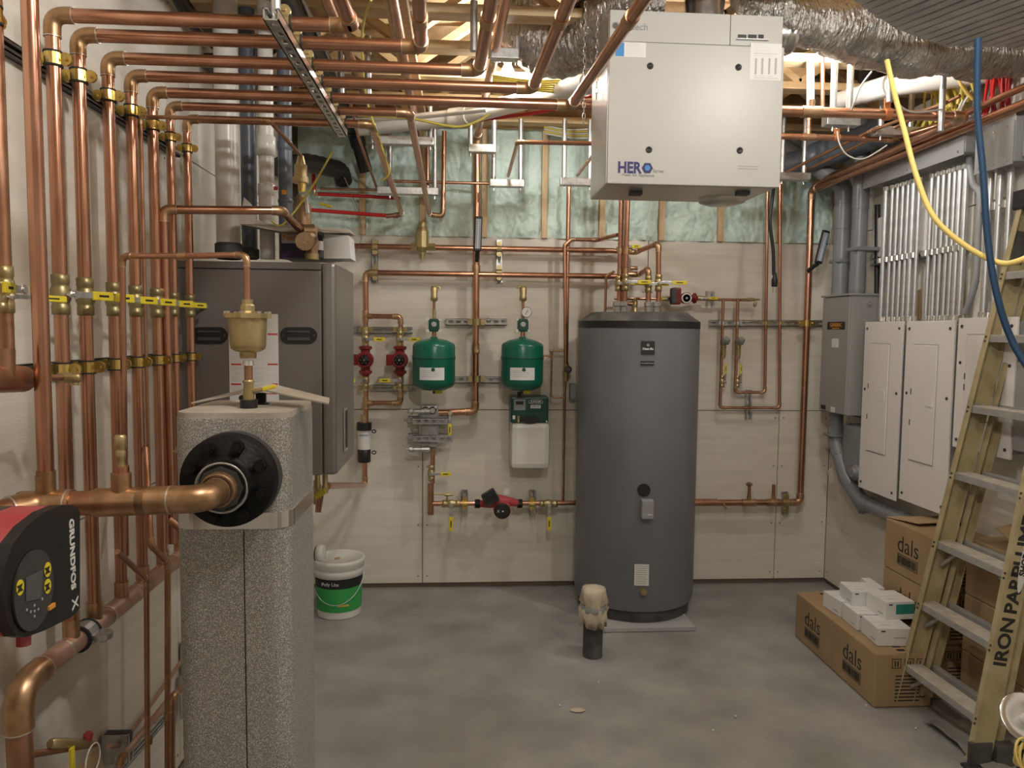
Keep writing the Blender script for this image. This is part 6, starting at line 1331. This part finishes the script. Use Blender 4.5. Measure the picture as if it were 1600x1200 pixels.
# ================================================================ FLOOR ITEMS
bk = thing('bucket', 'white plastic bucket with green and black label and a tape roll on its lid', 'bucket', (-.73, 4.66, 0)); bc = V((-.735, 4.62, 0)); rb_ = .145
MB().lathe(bc, Z_, [(rb_*.90, .002), (rb_*.96, .20), (rb_*.99, .30)], 36).build('pail', 'white', bk)
MB().lathe(bc, Z_, [(rb_*.935, .045), (rb_*.975, .195)], 36).build('green_label', 'lime', bk)
MB().lathe(bc, Z_, [(rb_*.976, .19), (rb_*.992, .25)], 36).build('black_label', 'ink', bk)
MB().lathe(bc, Z_, [(rb_*1.0, .25), (rb_*1.05, .252), (rb_*1.05, .29), (rb_*1.02, .295), (rb_*1.06, .30), (rb_*1.06, .325), (rb_*1.08, .33), (rb_*1.08, .35), (rb_*1.02, .353), (rb_*1.0, .345), (0, .345)], 36).build('lid', 'white', bk)
MB().lathe(bc+V((-.005, -.03, .345)), Z_, [(.02, 0), (.018, .006)], 12).build('spout_mark', 'cardin', bk)
text('Poly Lite', bc+V((-.03, -rb_*1.0, .222)), V((1, -.12, 0)), Z_, .03, 'paper', bk)
MB(frame(bc+V((.045, -rb_*.945, .09)), V((1, .25, 0)), Z_, V((.25, -1, 0)))).box((0, 0, 0), (.07, .012, .003)).build('pale_stripe', 'romex', bk)
pts = [bc+V((math.cos(a_)*rb_*1.06, -abs(math.sin(a_))*rb_*1.12, .26-.16*math.sin(a_))) for a_ in [math.pi*i/16 for i in range(17)]]
MB().tube(pts, .003, 6).build('wire_handle', 'galv', bk)
q = thing('tape_roll', 'white roll of tape standing on the left edge of the bucket lid', 'tape', (-.85, 4.57, .35)); c = Q(501, 865, 4.57)
MB().lathe(c, (1, -.1, 0), [(.035, -.02), (.052, -.02), (.052, .02), (.035, .02)], 24).build('roll', 'white', q); MB().lathe(c, (1, -.1, 0), [(.02, -.030), (.045, -.030), (.045, -.021)], 20).build('dark_side', 'darksteel', q)
fs = thing('floor_stub', 'black floor pipe stub capped with beige cloth in front of the tank', 'pipe', (.72, 3.95, 0)); c = V((.725, 3.93, 0))
MB().lathe(c, Z_, [(.053, .0), (.053, .26)], 24).build('black_pipe', 'dust_black', fs)
q = MB(); N = 40; rings = [(.052, .20), (.066, .17), (.070, .22), (.072, .26), (.060, .29), (.070, .31), (.066, .36), (.060, .375), (.03, .378), (0, .378)]
for j, (rr_, h) in enumerate(rings):
    for k in range(N):
        a_ = 2*math.pi*k/N; d_ = V((math.cos(a_), math.sin(a_), 0)); w2 = noise.noise(V((math.cos(a_)*2.5, math.sin(a_)*2.5, h*24)))*.024*(1 if 0 < j < 7 else .3)+noise.noise(V((math.cos(a_)*6, math.sin(a_)*6+h*30, h*10)))*.009
        q.v.append(c+d_*max(rr_+w2, 0.0)+Z_*(h+(.03*noise.noise(V((a_*1.2, 5, 0))) if j < 3 else 0)))
for j in range(len(rings)-1):
    for k in range(N): k2 = (k+1) % N; q.f.append((j*N+k, j*N+k2, (j+1)*N+k2, (j+1)*N+k)); q.sm.append(True)
q.build('cloth_cap', 'cloth', fs)
q = tag(MB().lathe(c+Z_*.285, Z_, [(.068, -.035), (.070, -.03), (.070, -.01), (.066, .0)], 24).build('tape_band', 'capgrey'), 'grey tape wrapped around the cloth on the floor pipe stub', 'tape')
# work light and cable coil at the lower right corner
wl = thing('work_light', 'round white work light disc on the floor at the lower right corner', 'lamp', Q(1600, 1190, 2.45)); c = Q(1606, 1122, 2.42)
MB().lathe(c, (-.2, -.7, .7), [(.0, -.03), (.05, -.028), (.085, -.01), (.09, 0), (.085, .004), (.05, -.008), (0, -.012)], 28).build('reflector', 'chrome', wl)
MB().lathe(c, (-.2, -.7, .7), [(.02, -.01), (.016, .02), (0, .022)], 14).build('lamp_glass', 'paper', wl); MB().cyl((c.x+.02, c.y+.05, 0), c+V((.01, .03, -.03)), .012).build('stand', 'black', wl)
MB().lo((c.x-.10, c.y-.05, 0), (c.x+.10, c.y+.14, .03), .01).build('base', 'black', wl)
q = thing('cord_coil', 'coil of yellow cord hanging below the work light at the lower right', 'cord', Q(1600, 1195, 2.35))
for k in range(6):
    cc = Q(1603+3*(k % 3), 1180, 2.36+.02*k); MB().tube([cc+V((.035*math.cos(a_*math.pi/10)*(1+.2*(k % 2)), .02*math.sin(a_*math.pi/10+k), .05*math.sin(a_*math.pi/10))) for a_ in range(21)], .0045, 6).build('loop', 'ycord', q)
# clear plastic on the floor behind the ladder and debris
q = MB(); N = 16
for i in range(N+1):
    for j in range(N+1):
        x = 2.10+.40*i/N; y = 2.3+.85*j/N; q.v.append(V((x+.03*noise.noise(V((y*3, 1, 0))), y, .012+.05*abs(noise.noise(V((x*7, y*7, 0)))))))
for i in range(N):
    for j in range(N): q.f.append((i*(N+1)+j, (i+1)*(N+1)+j, (i+1)*(N+1)+j+1, i*(N+1)+j+1)); q.sm.append(True)
M['film'] = mat('plastic_film', (0.33, 0.32, 0.30), 0.18, 0.0, spec=.8)
tag(q.build('plastic_sheet', 'film'), 'crumpled plastic sheet on the floor behind the ladder', 'plastic sheet')
q = MB(); c = P(903, 1111, Z=0); pts = []
for i in range(12): a_ = 2*math.pi*i/12; pts.append(c+V((math.cos(a_)*(.035+.02*noise.noise(V((a_*3, 0, 0)))), math.sin(a_)*.02, .004)))
q.prism(pts, (0, 0, .002)); tag(q.build('paper_scrap', 'cloth'), 'small pale scrap on the open concrete floor', 'scrap')
q = MB()
for (px, py) in ((874, 1104), (1353, 1104), (1114, 1143), (1149, 1121), (1431, 1140), (935, 1068)):
    c = P(px, py, Z=0); q.ball(c+Z_*.006, .005, 8)
o = q.build('floor_debris', 'paper'); o['kind'] = 'stuff'; tag(o, 'tiny bits of debris scattered on the concrete floor', 'debris')

# ---- last small things
for k, (px, pyb) in enumerate(((912, 190), (932, 150))):
    y = 3.05; t = thing('hanging_chain', ['thin steel chain hanging left of the ventilator, long one', 'thin steel chain right against the left side of the ventilator'][k], 'chain', Q(px, pyb, y))
    z0 = Q(px, pyb, y).z; x = Q(px, pyb, y).x; n = 0; z = z0
    while z < CZ-.01:
        pts = [V((x+(.006*math.cos(a*math.pi/5) if n % 2 else 0), y+(0 if n % 2 else .006*math.cos(a*math.pi/5)), z+.0135*math.sin(a*math.pi/5))) for a in range(11)]
        MB().tube(pts, .0014, 5, caps=False).build('link', 'chrome', t); z += .0215; n += 1
pipe('thin level copper line on the foam left of the hangers', Bl((604, 283), (766, 289), y=4.94), .010)
pipe('short upright copper line on the foam behind the sloped copper pipes', [Q(668, 222, 4.98), Q(668, 310, 4.98)], .012)
